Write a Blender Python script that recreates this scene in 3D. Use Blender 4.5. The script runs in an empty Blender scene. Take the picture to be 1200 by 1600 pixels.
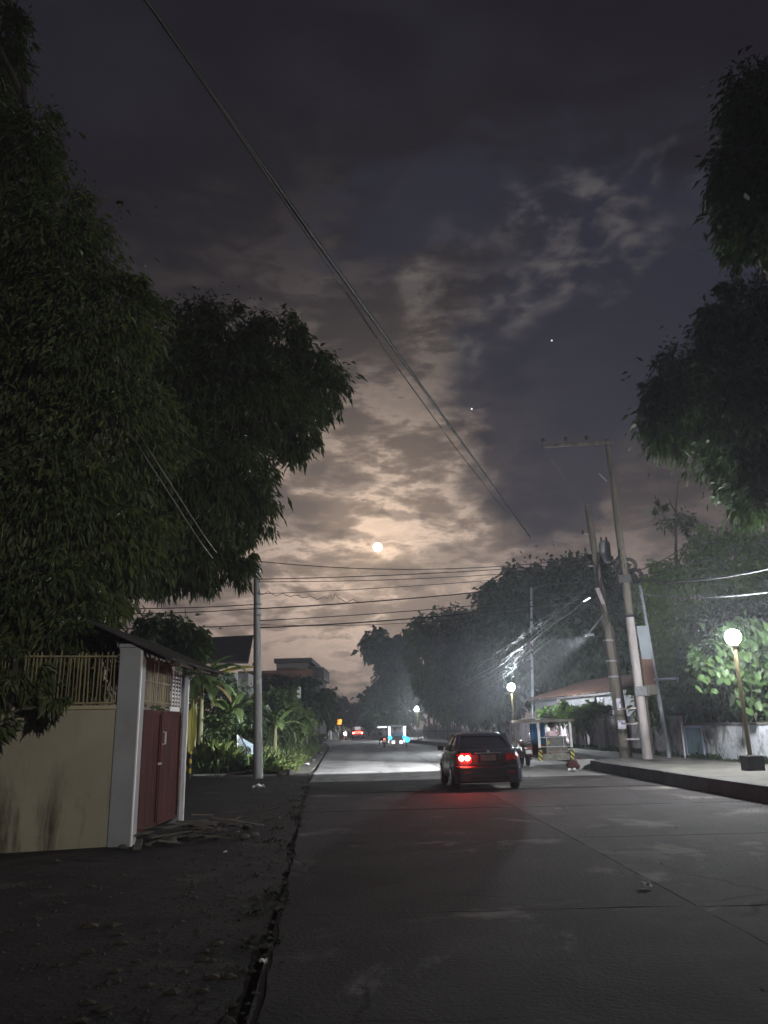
import bpy, math, random
import numpy as np
from mathutils import Vector, Matrix
random.seed(7)
RNG = np.random.default_rng(11)
SC = bpy.context.scene
COL = SC.collection
rad = math.radians

# ---------------------------------------------------------------- camera
CAM_H, FPX = 1.6, 1204.0
PITCH, ROLL = math.atan(337 / 1204), -0.025
cd = bpy.data.cameras.new('camera')
cam = bpy.data.objects.new('camera', cd); COL.objects.link(cam)
cd.sensor_fit = 'VERTICAL'; cd.sensor_height = 24.0; cd.lens = FPX / 1600 * 24.0
cd.clip_start = 0.1; cd.clip_end = 6000
CM = Matrix.Rotation(math.pi / 2 + PITCH, 3, 'X') @ Matrix.Rotation(ROLL, 3, 'Z')
cam.matrix_world = Matrix.Translation((0, 0, CAM_H)) @ CM.to_4x4()
SC.camera = cam
SC.render.resolution_x, SC.render.resolution_y = 768, 1024

def ray(px, py): return CM @ Vector(((px - 600) / FPX, -(py - 800) / FPX, -1))
def P(px, py, y):                      # the place at distance y along the street seen at this pixel
    d = ray(px, py); return Vector((0, 0, CAM_H)) + d * (y / d.y)
def PG(px, py, z=0.0):                 # the place on the level z
    d = ray(px, py); return Vector((0, 0, CAM_H)) + d * ((z - CAM_H) / d.z)

# ---------------------------------------------------------------- render settings
SC.render.engine = 'CYCLES'
cy = SC.cycles
cy.use_denoising = True
cy.max_bounces = 6; cy.diffuse_bounces = 3; cy.glossy_bounces = 3; cy.transmission_bounces = 4
cy.volume_bounces = 0; cy.transparent_max_bounces = 8
cy.sample_clamp_indirect = 4.0
cy.use_light_tree = True
SC.view_settings.view_transform = 'Standard'; SC.view_settings.look = 'None'
SC.view_settings.exposure = 0.0; SC.view_settings.gamma = 1.0
SC.view_settings.use_curve_mapping = False

# ---------------------------------------------------------------- node helper
class NT:
    def __init__(s, tree): s.t = tree; s.n = tree.nodes; s.l = tree.links
    def link(s, a, b): s.l.new(a, b)
    def put(s, sock, v):
        if hasattr(v, 'links'): s.l.new(v, sock)
        elif v is not None: sock.default_value = v
    def math(s, op, a, b=None, c=None, clamp=False):
        n = s.n.new('ShaderNodeMath'); n.operation = op; n.use_clamp = clamp
        s.put(n.inputs[0], a)
        if b is not None: s.put(n.inputs[1], b)
        if c is not None: s.put(n.inputs[2], c)
        return n.outputs[0]
    def vmath(s, op, a, b=None):
        n = s.n.new('ShaderNodeVectorMath'); n.operation = op
        s.put(n.inputs[0], a)
        if b is not None: s.put(n.inputs[1], b)
        return n.outputs['Value'] if op in ('DOT_PRODUCT', 'LENGTH', 'DISTANCE') else n.outputs[0]
    def noise(s, vec, scale, detail=4, rough=0.55, dist=0.0, out='Fac'):
        n = s.n.new('ShaderNodeTexNoise'); s.put(n.inputs['Vector'], vec)
        n.inputs['Scale'].default_value = scale; n.inputs['Detail'].default_value = detail
        n.inputs['Roughness'].default_value = rough; n.inputs['Distortion'].default_value = dist
        return n.outputs[out]
    def mapping(s, vec, scale=(1, 1, 1), loc=(0, 0, 0), rot=(0, 0, 0)):
        n = s.n.new('ShaderNodeMapping'); s.put(n.inputs[0], vec)
        n.inputs['Scale'].default_value = scale; n.inputs['Location'].default_value = loc; n.inputs['Rotation'].default_value = rot
        return n.outputs[0]
    def smooth(s, v, a, b, lo=0.0, hi=1.0):
        n = s.n.new('ShaderNodeMapRange'); n.interpolation_type = 'SMOOTHSTEP'
        s.put(n.inputs[0], v); n.inputs[1].default_value = a; n.inputs[2].default_value = b
        n.inputs[3].default_value = lo; n.inputs[4].default_value = hi
        return n.outputs[0]
    def mix(s, f, a, b, mode='MIX'):
        n = s.n.new('ShaderNodeMix'); n.data_type = 'RGBA'; n.blend_type = mode
        s.put(n.inputs[0], f)
        for i, v in ((6, a), (7, b)):
            if isinstance(v, tuple) and len(v) == 3: v = v + (1,)
            s.put(n.inputs[i], v)
        return n.outputs[2]

# ---------------------------------------------------------------- world: moonlit broken cloud
MOON_DIR = ray(590, 855).normalized()
MOON_EL = math.asin(MOON_DIR.z); MOON_AZ = math.atan2(MOON_DIR.x, MOON_DIR.y)
world = bpy.data.worlds.new('World'); SC.world = world
world.use_nodes = True
wt = world.node_tree; wt.nodes.clear(); W = NT(wt)
tc = wt.nodes.new('ShaderNodeTexCoord').outputs['Generated']
D = W.vmath('NORMALIZE', tc)
cosm = W.vmath('DOT_PRODUCT', D, tuple(MOON_DIR))
om = W.math('SUBTRACT', 1.0, cosm)
def aur(sc): return W.math('EXPONENT', W.math('MULTIPLY', om, -1.0 / sc))
flat = W.mapping(D, (1.0, 1.0, 2.6))
n_big = W.noise(flat, 2.3, 5, 0.55, 0.4)
n_mid = W.noise(W.mapping(D, (1.0, 1.0, 2.7), (3.1, 0, 1.7)), 8.5, 8, 0.60, 0.25)
n_fine = W.noise(W.mapping(D, (1.0, 1.0, 3.0), (0.4, 7, 2.2)), 24.0, 9, 0.64, 0.25)
n_rag = W.noise(W.mapping(D, (1.0, 1.0, 2.0), (5, 2, 8)), 17.0, 9, 0.62, 0.2)
n_soft = W.noise(W.mapping(D, (1.0, 1.0, 1.3), (1, 9, 3)), 6.0, 6, 0.55, 0.3)
def blob(px, py, rx, ry, rot=0.0):
    c = ray(px, py).normalized()
    r = c.cross(Vector((0, 0, 1))).normalized(); u = r.cross(c).normalized()
    ca, sa = math.cos(rad(rot)), math.sin(rad(rot))
    a = r * ca + u * sa; b = u * ca - r * sa
    warp = W.math('MULTIPLY', W.math('SUBTRACT', n_soft, 0.5), 0.22)
    da = W.math('DIVIDE', W.math('ADD', W.vmath('DOT_PRODUCT', D, tuple(a)), warp), rx / FPX)
    db = W.math('DIVIDE', W.math('SUBTRACT', W.vmath('DOT_PRODUCT', D, tuple(b)), W.math('MULTIPLY', warp, 0.6)), ry / FPX)
    q = W.math('ADD', W.math('POWER', W.math('ABSOLUTE', da), 2.0), W.math('POWER', W.math('ABSOLUTE', db), 2.0))
    g = W.math('EXPONENT', W.math('MULTIPLY', q, -0.7))
    return W.math('MULTIPLY', g, W.math('GREATER_THAN', W.vmath('DOT_PRODUCT', D, tuple(c)), 0.0))
def addup(l):
    r = l[0]
    for x in l[1:]: r = W.math('ADD', r, x)
    return r
# veil of thin cloud lit from behind by the moon
night = (0.0115, 0.0098, 0.0142, 1)
veil = W.mix(1.0, W.mix(aur(0.034), (0, 0, 0, 1), (0.235, 0.190, 0.162, 1)), W.mix(aur(0.0095), (0, 0, 0, 1), (0.42, 0.30, 0.205, 1)), 'ADD')
veil = W.mix(1.0, veil, W.mix(aur(0.0011), (0, 0, 0, 1), (0.26, 0.17, 0.10, 1)), 'ADD')
elv = W.vmath('DOT_PRODUCT', D, (0, 0, 1))
low = W.math('MULTIPLY', W.smooth(elv, 0.36, 0.02), W.smooth(cosm, 0.80, 0.985))
veil = W.mix(1.0, veil, W.mix(low, (0, 0, 0, 1), (0.31, 0.230, 0.190, 1)), 'ADD')
comb = W.math('ADD', W.math('MULTIPLY', n_mid, 0.62), W.math('MULTIPLY', n_fine, 0.38))
body = W.smooth(comb, 0.43, 0.57)
lining = W.math('EXPONENT', W.math('MULTIPLY', W.math('POWER', W.math('DIVIDE', W.math('SUBTRACT', comb, 0.545), 0.028), 2.0), -1.0))
tex = W.math('ADD', W.math('ADD', W.math('MULTIPLY', body, 0.62), W.math('MULTIPLY', lining, 0.22)), 0.46)
veil = W.mix(1.0, veil, W.mix(1.0, tex, (1, 1, 1, 1), 'MULTIPLY'), 'MULTIPLY')
# darker slabs of cloud and one clear patch of blue night
dark = addup([blob(850, 590, 95, 120, 10), blob(850, 770, 85, 70, 0), blob(1010, 330, 140, 80, -25), blob(960, 560, 130, 120, 0), blob(640, 330, 130, 60, 20), blob(880, 480, 130, 32, 24)])
dark = W.math('MULTIPLY', W.smooth(W.math('ADD', dark, W.math('MULTIPLY', W.math('SUBTRACT', n_rag, 0.5), 1.5)), 0.15, 0.80), 0.85)
sky = W.mix(dark, veil, (0.012, 0.014, 0.024, 1))
patch = W.math('MULTIPLY', W.smooth(n_big, 0.52, 0.70), W.smooth(om, 0.0, 0.05, 0.0, 0.45))
sky = W.mix(patch, sky, (0.012, 0.012, 0.016, 1))
small = addup([blob(525, 738, 38, 16, 0), blob(455, 830, 52, 17, 4), blob(560, 845, 34, 10, -4), blob(440, 785, 60, 20, 0), blob(620, 905, 60, 24, 10), blob(740, 765, 45, 22, 0), blob(690, 850, 55, 14, -6), blob(610, 795, 40, 9, 0)])
small = W.math('MULTIPLY', W.smooth(W.math('ADD', small, W.math('MULTIPLY', W.math('SUBTRACT', n_fine, 0.5), 1.1)), 0.25, 0.80), 0.55)
sky = W.mix(small, sky, (0.115, 0.094, 0.083, 1))
# ragged silver-lined wisps high on the right
wisp = addup([blob(850, 320, 130, 40, 8), blob(975, 300, 50, 22, 28), blob(930, 345, 45, 20, 32), blob(840, 440, 160, 30, 17), blob(960, 458, 26, 9, 18), blob(730, 480, 70, 26, -6), blob(720, 560, 60, 22, 0), blob(650, 450, 22, 30, -50), blob(980, 405, 40, 14, 22)])
wn = W.math('MULTIPLY', W.math('MULTIPLY', W.smooth(n_rag, 0.44, 0.68), W.smooth(wisp, 0.05, 1.0)), W.math('ADD', n_mid, 0.45))
sky = W.mix(1.0, sky, W.mix(wn, (0, 0, 0, 1), (0.072, 0.063, 0.052, 1)), 'ADD')
sky = W.mix(1.0, sky, night, 'ADD')
# faint clear-night air behind everything
nis = wt.nodes.new('ShaderNodeTexSky'); nis.sky_type = 'NISHITA'; nis.sun_disc = False
nis.sun_elevation = MOON_EL; nis.sun_rotation = MOON_AZ
sky = W.mix(1.0, sky, W.mix(1.0, nis.outputs[0], (0.0004, 0.0004, 0.0004, 1), 'MULTIPLY'), 'ADD')
gnd = W.smooth(elv, -0.06, 0.0)
sky = W.mix(gnd, (0.012, 0.011, 0.012, 1), sky)
bg = wt.nodes.new('ShaderNodeBackground'); bg.inputs['Strength'].default_value = 1.0
W.link(sky, bg.inputs['Color'])
wo = wt.nodes.new('ShaderNodeOutputWorld'); W.link(bg.outputs[0], wo.inputs['Surface'])
world.cycles.sampling_method = 'MANUAL'; world.cycles.sample_map_resolution = 512

# moonlight
sd = bpy.data.lights.new('moonlight', 'SUN'); sd.energy = 0.02; sd.angle = rad(0.5); sd.color = (1.0, 0.9, 0.75)
so = bpy.data.objects.new('moonlight', sd); COL.objects.link(so)
so.rotation_euler = (-MOON_DIR).to_track_quat('-Z', 'Y').to_euler()

# intensities of the lamps (radiant intensity, used by their builders)
I_GLOBE = {'near': 275.0, 'mid': 430.0, 'far': 420.0}
I_ADDED_POLE = 1900.0  # for the lamp head added on the leaning pole
I_BEHIND = 600.0  # for the unseen street light added behind the camera
HAZE = 0.0015

# ---------------------------------------------------------------- materials
MATS = {}
def mat(name, c1, c2=None, scale=3.0, rough=0.8, bump=0.0, bscale=None, stretch=(1, 1, 1), metal=0.0, detail=6,
        c3=None, s3=0.7, t3=(0.5, 0.65), emit=None, coord='Object', island=0.0, spec=0.5, rvar=0.0):
    if name in MATS: return MATS[name]
    m = bpy.data.materials.new(name); m.use_nodes = True
    t = m.node_tree; n = NT(t); b = t.nodes['Principled BSDF']
    b.inputs['Roughness'].default_value = rough; b.inputs['Metallic'].default_value = metal
    b.inputs['Specular IOR Level'].default_value = spec
    v = n.mapping(t.nodes.new('ShaderNodeTexCoord').outputs[coord], stretch)
    col = tuple(c1) + (1,)
    if c2 is not None:
        f = n.smooth(n.noise(v, scale, detail, 0.6, 0.3), 0.32, 0.68)
        col = n.mix(f, c1, c2)
    if c3 is not None:
        f = n.smooth(n.noise(n.mapping(v, (1, 1, 1), (4.3, 1.7, 9.1)), s3, 7, 0.65, 0.4), t3[0], t3[1])
        col = n.mix(f, col, c3)
    if island:
        g = t.nodes.new('ShaderNodeNewGeometry').outputs['Random Per Island']
        k = n.math('ADD', n.math('MULTIPLY', g, 2 * island), 1 - island)
        col = n.mix(1.0, col, n.mix(1.0, k, (1, 1, 1, 1), 'MULTIPLY'), 'MULTIPLY')
    n.put(b.inputs['Base Color'], col)
    if rvar: n.link(n.smooth(n.noise(v, 1.3, 5, 0.6), 0.3, 0.7, max(rough - rvar, .05), min(rough + rvar, 1)), b.inputs['Roughness'])
    if bump:
        bn = t.nodes.new('ShaderNodeBump'); bn.inputs['Strength'].default_value = bump; bn.inputs['Distance'].default_value = 0.03
        n.link(n.noise(v, bscale or scale * 4, 8, 0.65), bn.inputs['Height']); n.link(bn.outputs[0], b.inputs['Normal'])
    if emit:
        b.inputs['Emission Color'].default_value = tuple(emit[:3]) + (1,); b.inputs['Emission Strength'].default_value = emit[3]
    MATS[name] = m; return m

def leaf_mat(name, c1, c2, trans=0.25, rough=0.5, spec=0.3):
    if name in MATS: return MATS[name]
    m = bpy.data.materials.new(name); m.use_nodes = True
    t = m.node_tree; n = NT(t); b = t.nodes['Principled BSDF']
    g = t.nodes.new('ShaderNodeNewGeometry').outputs['Random Per Island']
    o = t.nodes.new('ShaderNodeTexCoord').outputs['Object']
    oi = t.nodes.new('ShaderNodeObjectInfo').outputs['Random']
    g = n.math('FRACT', n.math('ADD', g, oi))
    f = n.math('ADD', n.math('MULTIPLY', g, 0.6), n.math('MULTIPLY', n.smooth(n.noise(o, 0.9, 3), 0.35, 0.65), 0.4))
    col = n.mix(f, c1, c2)
    n.put(b.inputs['Base Color'], col)
    b.inputs['Roughness'].default_value = rough; b.inputs['Specular IOR Level'].default_value = spec
    tr = t.nodes.new('ShaderNodeBsdfTranslucent'); n.link(n.mix(1.0, col, (1.1, 1.25, 0.7, 1), 'MULTIPLY'), tr.inputs['Color'])
    mx = t.nodes.new('ShaderNodeMixShader'); mx.inputs[0].default_value = trans
    n.link(b.outputs[0], mx.inputs[1]); n.link(tr.outputs[0], mx.inputs[2])
    n.link(mx.outputs[0], t.nodes['Material Output'].inputs['Surface'])
    MATS[name] = m; return m

def emat(name, c, s):
    if name in MATS: return MATS[name]
    m = bpy.data.materials.new(name); m.use_nodes = True
    t = m.node_tree; b = t.nodes['Principled BSDF']
    b.inputs['Base Color'].default_value = (0.8 * c[0], 0.8 * c[1], 0.8 * c[2], 1)
    b.inputs['Emission Color'].default_value = tuple(c) + (1,); b.inputs['Emission Strength'].default_value = s
    MATS[name] = m; return m

# ---------------------------------------------------------------- mesh builder
class MB:
    def __init__(s): s.v = []; s.f = []; s.sm = []
    def add(s, vs, fs, smooth=False):
        o = len(s.v); s.v += [tuple(x) for x in vs]; s.f += [[i + o for i in f] for f in fs]; s.sm += [smooth] * len(fs); return s
    def box(s, c, size, rot=None):
        x, y, z = (k / 2 for k in size); vs = [Vector((a * x, b * y, d * z)) for d in (-1, 1) for b in (-1, 1) for a in (-1, 1)]
        if rot is not None:
            M = rot if isinstance(rot, Matrix) else Matrix.Rotation(rot, 3, 'Z')
            vs = [M @ q for q in vs]
        c = Vector(c)
        return s.add([q + c for q in vs], [(0, 2, 3, 1), (4, 5, 7, 6), (0, 1, 5, 4), (2, 6, 7, 3), (0, 4, 6, 2), (1, 3, 7, 5)])
    def beam(s, a, b, w, h=None):           # box from a to b
        a, b = Vector(a), Vector(b); d = b - a; L = d.length
        q = d.to_track_quat('Y', 'Z').to_matrix()
        return s.box((a + b) / 2, (w, L, h or w), q)
    def tube(s, pts, r, n=8, cap=True, smooth=True):
        pts = [Vector(p) for p in pts]; m = len(pts)
        rs = r if isinstance(r, (list, tuple)) else [r] * m
        vs = []; fs = []
        up = None
        for i, p in enumerate(pts):
            t = (pts[min(i + 1, m - 1)] - pts[max(i - 1, 0)]).normalized()
            if up is None:
                up = Vector((1, 0, 0)) if abs(t.x) < 0.9 else Vector((0, 1, 0))
            a = (up - t * up.dot(t)).normalized(); b = t.cross(a); up = a
            for k in range(n):
                w = 2 * math.pi * k / n; vs.append(p + (a * math.cos(w) + b * math.sin(w)) * rs[i])
        for i in range(m - 1):
            for k in range(n):
                k2 = (k + 1) % n; fs.append((i * n + k, i * n + k2, (i + 1) * n + k2, (i + 1) * n + k))
        s.add(vs, fs, smooth)
        if cap: s.add(vs[:n], [tuple(range(n))[::-1]]); s.add(vs[-n:], [tuple(range(n))])
        return s
    def lathe(s, c, prof, n=20, axis=None, smooth=True):     # prof: (r, h) along axis
        c = Vector(c); q = (Vector(axis).to_track_quat('Z', 'Y').to_matrix() if axis is not None else Matrix.Identity(3))
        vs = []; fs = []; m = len(prof)
        for r, h in prof:
            for k in range(n):
                w = 2 * math.pi * k / n; vs.append(c + q @ Vector((r * math.cos(w), r * math.sin(w), h)))
        for i in range(m - 1):
            for k in range(n):
                k2 = (k + 1) % n; fs.append((i * n + k, i * n + k2, (i + 1) * n + k2, (i + 1) * n + k))
        s.add(vs, fs, smooth)
        if prof[0][0] > 1e-4: s.add(vs[:n], [tuple(range(n))[::-1]])
        if prof[-1][0] > 1e-4: s.add(vs[-n:], [tuple(range(n))])
        return s
    def sphere(s, c, r, n=20, m=12, sc=(1, 1, 1)):
        c = Vector(c); vs = [c + Vector((0, 0, -r * sc[2]))]; fs = []
        for i in range(1, m):
            a = -math.pi / 2 + math.pi * i / m
            for k in range(n):
                w = 2 * math.pi * k / n; vs.append(c + Vector((r * sc[0] * math.cos(a) * math.cos(w), r * sc[1] * math.cos(a) * math.sin(w), r * sc[2] * math.sin(a))))
        vs.append(c + Vector((0, 0, r * sc[2]))); top = len(vs) - 1
        for k in range(n):
            k2 = (k + 1) % n
            fs.append((0, 1 + k2, 1 + k)); fs.append((top, 1 + (m - 2) * n + k, 1 + (m - 2) * n + k2))
            for i in range(m - 2): fs.append((1 + i * n + k, 1 + i * n + k2, 1 + (i + 1) * n + k2, 1 + (i + 1) * n + k))
        return s.add(vs, fs, True)
    def prism(s, poly, z0, z1):               # poly: xy counter-clockwise
        n = len(poly); vs = [(x, y, z0) for x, y in poly] + [(x, y, z1) for x, y in poly]
        fs = [tuple(range(n))[::-1], tuple(range(n, 2 * n))] + [(i, (i + 1) % n, n + (i + 1) % n, n + i) for i in range(n)]
        return s.add(vs, fs)
    def slab(s, quad, t):                      # a thick sheet from four corners, thickness along its normal
        q = [Vector(p) for p in quad]; nn = (q[1] - q[0]).cross(q[3] - q[0]).normalized() * t
        vs = q + [p + nn for p in q]
        return s.add(vs, [(3, 2, 1, 0), (4, 5, 6, 7), (0, 1, 5, 4), (1, 2, 6, 5), (2, 3, 7, 6), (3, 0, 4, 7)])
    def loft(s, rings, smooth=True, cap=True):
        n = len(rings[0]); vs = [p for r in rings for p in r]; fs = []
        for i in range(len(rings) - 1):
            for k in range(n):
                k2 = (k + 1) % n; fs.append((i * n + k, i * n + k2, (i + 1) * n + k2, (i + 1) * n + k))
        s.add(vs, fs, smooth)
        if cap: s.add(rings[0], [tuple(range(n))[::-1]], smooth); s.add(rings[-1], [tuple(range(n))], smooth)
        return s
    def mesh(s, name, m, off=(0, 0, 0)):
        me = bpy.data.meshes.new(name); o = Vector(off)
        me.from_pydata([Vector(p) - o for p in s.v], [], s.f)
        me.polygons.foreach_set('use_smooth', s.sm)
        if m: me.materials.append(m)
        me.update(); return me
    def build(s, name, m, parent=None, bevel=0.0, off=None):
        o0 = Vector(off) if off is not None else (Vector(parent.get('org', (0, 0, 0))) if parent is not None else Vector((0, 0, 0)))
        ob = bpy.data.objects.new(name, s.mesh(name, m, o0)); COL.objects.link(ob)
        if parent is not None: ob.parent = parent; ob['org'] = list(parent.get('org', (0, 0, 0)))
        elif off is not None: ob.location = o0
        if bevel:
            b = ob.modifiers.new('bevel', 'BEVEL'); b.width = bevel; b.segments = 2; b.limit_method = 'ANGLE'
        return ob

def tag(o, label=None, cat=None, group=None, kind=None):
    if label: o['label'] = label
    if cat: o['category'] = cat
    if group: o['group'] = group
    if kind: o['kind'] = kind
    return o
def thing(name, label, cat, org=(0, 0, 0), group=None):
    """an Empty at the thing's base; its parts are given in world coordinates and stored relative to org"""
    o = bpy.data.objects.new(name, None); COL.objects.link(o); o.location = org; o['org'] = list(org)
    return tag(o, label, cat, group)
def single(name, mb, m, label, cat, org, group=None, bevel=0.0):
    o = mb.build(name, m, None, bevel, org); o['org'] = list(org); return tag(o, label, cat, group)
def struct(name, mb, m, bevel=0.0): return tag(mb.build(name, m, None, bevel), kind='structure')
def copy_tree(o, parent=None):
    c = o.copy(); COL.objects.link(c)
    if parent is not None: c.parent = parent
    for ch in list(o.children): copy_tree(ch, c)
    return c
def lerp(a, b, t): return a + (b - a) * t
def polyx(pl, y):
    for (x0, y0), (x1, y1) in zip(pl, pl[1:]):
        if y <= y1: return lerp(x0, x1, (y - y0) / (y1 - y0))
    return pl[-1][0]

# ---------------------------------------------------------------- street layout
LEFT = [(-0.55, -14), (-0.8, 5), (-1.0, 7.6), (-1.7, 15.3), (-2.8, 29), (-3.8, 46), (-5.6, 75), (-8.0, 100), (-12, 130), (-30, 220)]
RIGHT = [(7.8, -14), (7.55, 10), (7.36, 16), (7.0, 27), (6.7, 40), (5.0, 60), (2.5, 80), (-1.2, 105), (-4.5, 130), (-20, 220)]
MID = [(2.7, -14), (2.75, 6), (2.6, 12.5), (2.4, 20), (2.1, 29), (1.6, 46), (-1.3, 75), (-4.2, 100), (-8, 130), (-25, 220)]
M_earth = mat('earth', (0.035, 0.028, 0.022), (0.06, 0.05, 0.04), 1.5, 0.95, 0.6, 9)
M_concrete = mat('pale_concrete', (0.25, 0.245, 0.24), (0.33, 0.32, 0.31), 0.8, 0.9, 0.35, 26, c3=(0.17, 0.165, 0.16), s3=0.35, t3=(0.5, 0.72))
M_worn_shaded = mat('worn_shaded_road', (0.024, 0.0205, 0.022), (0.042, 0.036, 0.038), 0.9, 0.9, 0.7, 22, c3=(0.17, 0.155, 0.145), s3=0.7, t3=(0.57, 0.72), spec=.2)
def wear(m):
    t = m.node_tree; n = NT(t); b = t.nodes['Principled BSDF']; old = b.inputs['Base Color'].links[0].from_socket
    o = t.nodes.new('ShaderNodeTexCoord').outputs['Object']
    w = n.vmath('ADD', o, n.vmath('MULTIPLY', n.noise(o, 1.6, 5, .6, out='Color'), (.35, .35, .35)))
    v = t.nodes.new('ShaderNodeTexVoronoi'); v.feature = 'DISTANCE_TO_EDGE'; v.inputs['Scale'].default_value = .34; n.link(w, v.inputs['Vector'])
    crack = n.math('MULTIPLY', n.smooth(v.outputs['Distance'], .010, .002), n.smooth(n.noise(o, .35, 3), .48, .56))
    lane = n.smooth(n.noise(n.mapping(o, (1.0, .05, 1)), .9, 4), .42, .62)
    oil = n.smooth(n.noise(n.mapping(o, (1.0, .7, 1), (3, 8, 0)), .75, 6, .6), .60, .70)
    c = n.mix(n.math('MULTIPLY', lane, .35), old, (.020, .018, .019)); c = n.mix(n.math('MULTIPLY', oil, .6), c, (.013, .012, .012))
    c = n.mix(n.math('MULTIPLY', crack, .9), c, (.008, .007, .007)); n.link(c, b.inputs['Base Color'])
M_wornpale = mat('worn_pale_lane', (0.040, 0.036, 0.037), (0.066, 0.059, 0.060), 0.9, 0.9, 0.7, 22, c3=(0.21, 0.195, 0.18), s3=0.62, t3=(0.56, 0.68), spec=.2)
wear(M_worn_shaded); wear(M_concrete); wear(M_wornpale)
M_asph = mat('old_asphalt', (0.022, 0.019, 0.0195), (0.040, 0.035, 0.034), 1.1, 0.92, 0.9, 18, c3=(0.080, 0.070, 0.064), s3=1.1, t3=(0.54, 0.74), spec=.2)
M_walk = mat('sidewalk_concrete', (0.065, 0.062, 0.054), (0.115, 0.108, 0.095), 1.2, 0.9, 0.5, 22, c3=(0.035, 0.032, 0.028), s3=0.8, t3=(0.5, 0.66))
M_kerb = mat('kerb_concrete', (0.045, 0.046, 0.052), (0.075, 0.075, 0.08), 2.0, 0.9, 0.5, 25, c3=(0.05, 0.05, 0.05), s3=1.5)

g = MB(); g.add([(-320, -60, -0.12), (320, -60, -0.12), (320, 640, -0.12), (-320, 640, -0.12)], [(0, 1, 2, 3)])
struct('ground', g, M_earth)

road = struct('road', MB().add([(polyx(LEFT, y), y, -0.012) for y in range(-14, 200, 6)] + [(polyx(RIGHT, y), y, -0.012) for y in range(-14, 200, 6)],
      [(i, i + 36, i + 37, i + 1) for i in range(35)]), mat('joint_dirt', (0.018, 0.016, 0.015), (0.040, 0.035, 0.031), 5, 0.95))
ys = [-10.4 + 4.5 * k for k in range(34)]
for i, y0 in enumerate(ys):
    y1 = y0 + 4.5
    for a, b, side in ((LEFT, MID, 0), (MID, RIGHT, 1)):
        gap = 0.005 if y0 < 24 else 0.012
        n = 20; lo, hi = [], []; ja = random.uniform(-.02, .03)
        for k in range(n):
            y = lerp(y0 + gap, y1 - gap, k / (n - 1))
            ja = ja * .7 + random.uniform(-.022, .026); jl = (ja + random.uniform(-.008, .008) if side == 0 else random.uniform(0.0, 0.012))
            jr = random.uniform(0.0, 0.012)
            lo.append((polyx(a, y) + jl + gap, y)); hi.append((polyx(b, y) - jr - gap, y))
        dz = random.uniform(-0.006, 0.006) if y0 < 24 else random.uniform(-0.003, 0.003)
        def end(p, q, sg): return [(lerp(p[0], q[0], u / 12), lerp(p[1], q[1], u / 12) + sg * (random.uniform(0, .014) + (.03 * random.random() if random.random() < .08 else 0))) for u in range(1, 12)]
        poly = lo[::-1] + end(lo[0], hi[0], 1) + hi + end(hi[-1], lo[-1], -1)
        mb = MB().prism(poly[::-1] if False else poly, -0.048, dz)
        # make the outline counter-clockwise
        ar = sum(p[0] * q[1] - q[0] * p[1] for p, q in zip(poly, poly[1:] + poly[:1]))
        if ar < 0: mb = MB().prism(poly[::-1], -0.048, dz)
        mb.build('concrete_slab', (M_wornpale if side else M_worn_shaded) if y0 < 22 else M_concrete, road)  # near slabs darker: worn surface, with some shade put into the colour
# asphalt lot and side street on the left, with a broken edge beside the slabs
edge = []
y = -14.0
while y < 31:
    gapw = 0.09 + 0.04 * math.sin(y * 1.7) + 0.02 * math.sin(y * 5.3) + random.uniform(-0.02, 0.025)
    if 5.0 < y < 6.8: gapw += 0.10
    edge.append((polyx(LEFT, y) - max(gapw, 0.03), y)); y += 0.11
lot = [(-60, -14)] + edge + [(-3.4, 31.0), (-60, 30.6)]
struct('side_street', MB().prism(lot, -0.10, -0.006), M_asph)
vg = []
y = 31.0
while y < 130: vg.append((polyx(LEFT, y) - 0.12 - random.uniform(0, 0.1), y)); y += 0.7
struct('road_shoulder', MB().prism([(polyx(LEFT, 31) - 1.1, 31.0)] + vg + [(polyx(LEFT, 130) - 1.3, 130)] + [(polyx(LEFT, q) - 1.15, q) for q in (100, 75, 46)], -0.10, -0.012),
       mat('dirt_shoulder', (0.09, 0.082, 0.07), (0.14, 0.13, 0.11), 1.4, 0.95, 0.6, 15))
# raised sidewalk on the right
WALK = [(7.8, -14), (7.55, 10), (7.36, 16), (7.0, 27), (7.0, 28.4), (8.3, 30.3), (8.4, 37), (7.3, 44), (6.5, 50), (5.2, 60), (2.7, 80), (-1.0, 105), (-4, 128)]
wk = [(p[0] + 0.2, p[1]) for p in WALK]
struct('sidewalk', MB().prism([(16, -14)] + [(16, 60), (12, 90), (6, 128)] + wk[::-1], -0.10, 0.312), M_walk)
for a, b in zip(WALK, WALK[1:]):
    L = math.hypot(b[0] - a[0], b[1] - a[1]); k = max(1, round(L / 3.0))
    if a[1] < 0: k = 4
    for j in range(k):
        p0 = (lerp(a[0], b[0], j / k), lerp(a[1], b[1], j / k)); p1 = (lerp(a[0], b[0], (j + 1) / k), lerp(a[1], b[1], (j + 1) / k))
        d = Vector((p1[0] - p0[0], p1[1] - p0[1])).normalized() * 0.008
        q = [(p0[0] + d.x, p0[1] + d.y), (p0[0] + d.x + 0.197, p0[1] + d.y), (p1[0] - d.x + 0.197, p1[1] - d.y), (p1[0] - d.x, p1[1] - d.y)]
        o = MB().prism(q, -0.10, 0.32 + random.uniform(-0.008, 0.008)).build('kerb_stone', M_walk if 26.9 < a[1] < 30 else M_kerb, None, 0.02)
        tag(o, kind='structure')

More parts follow.
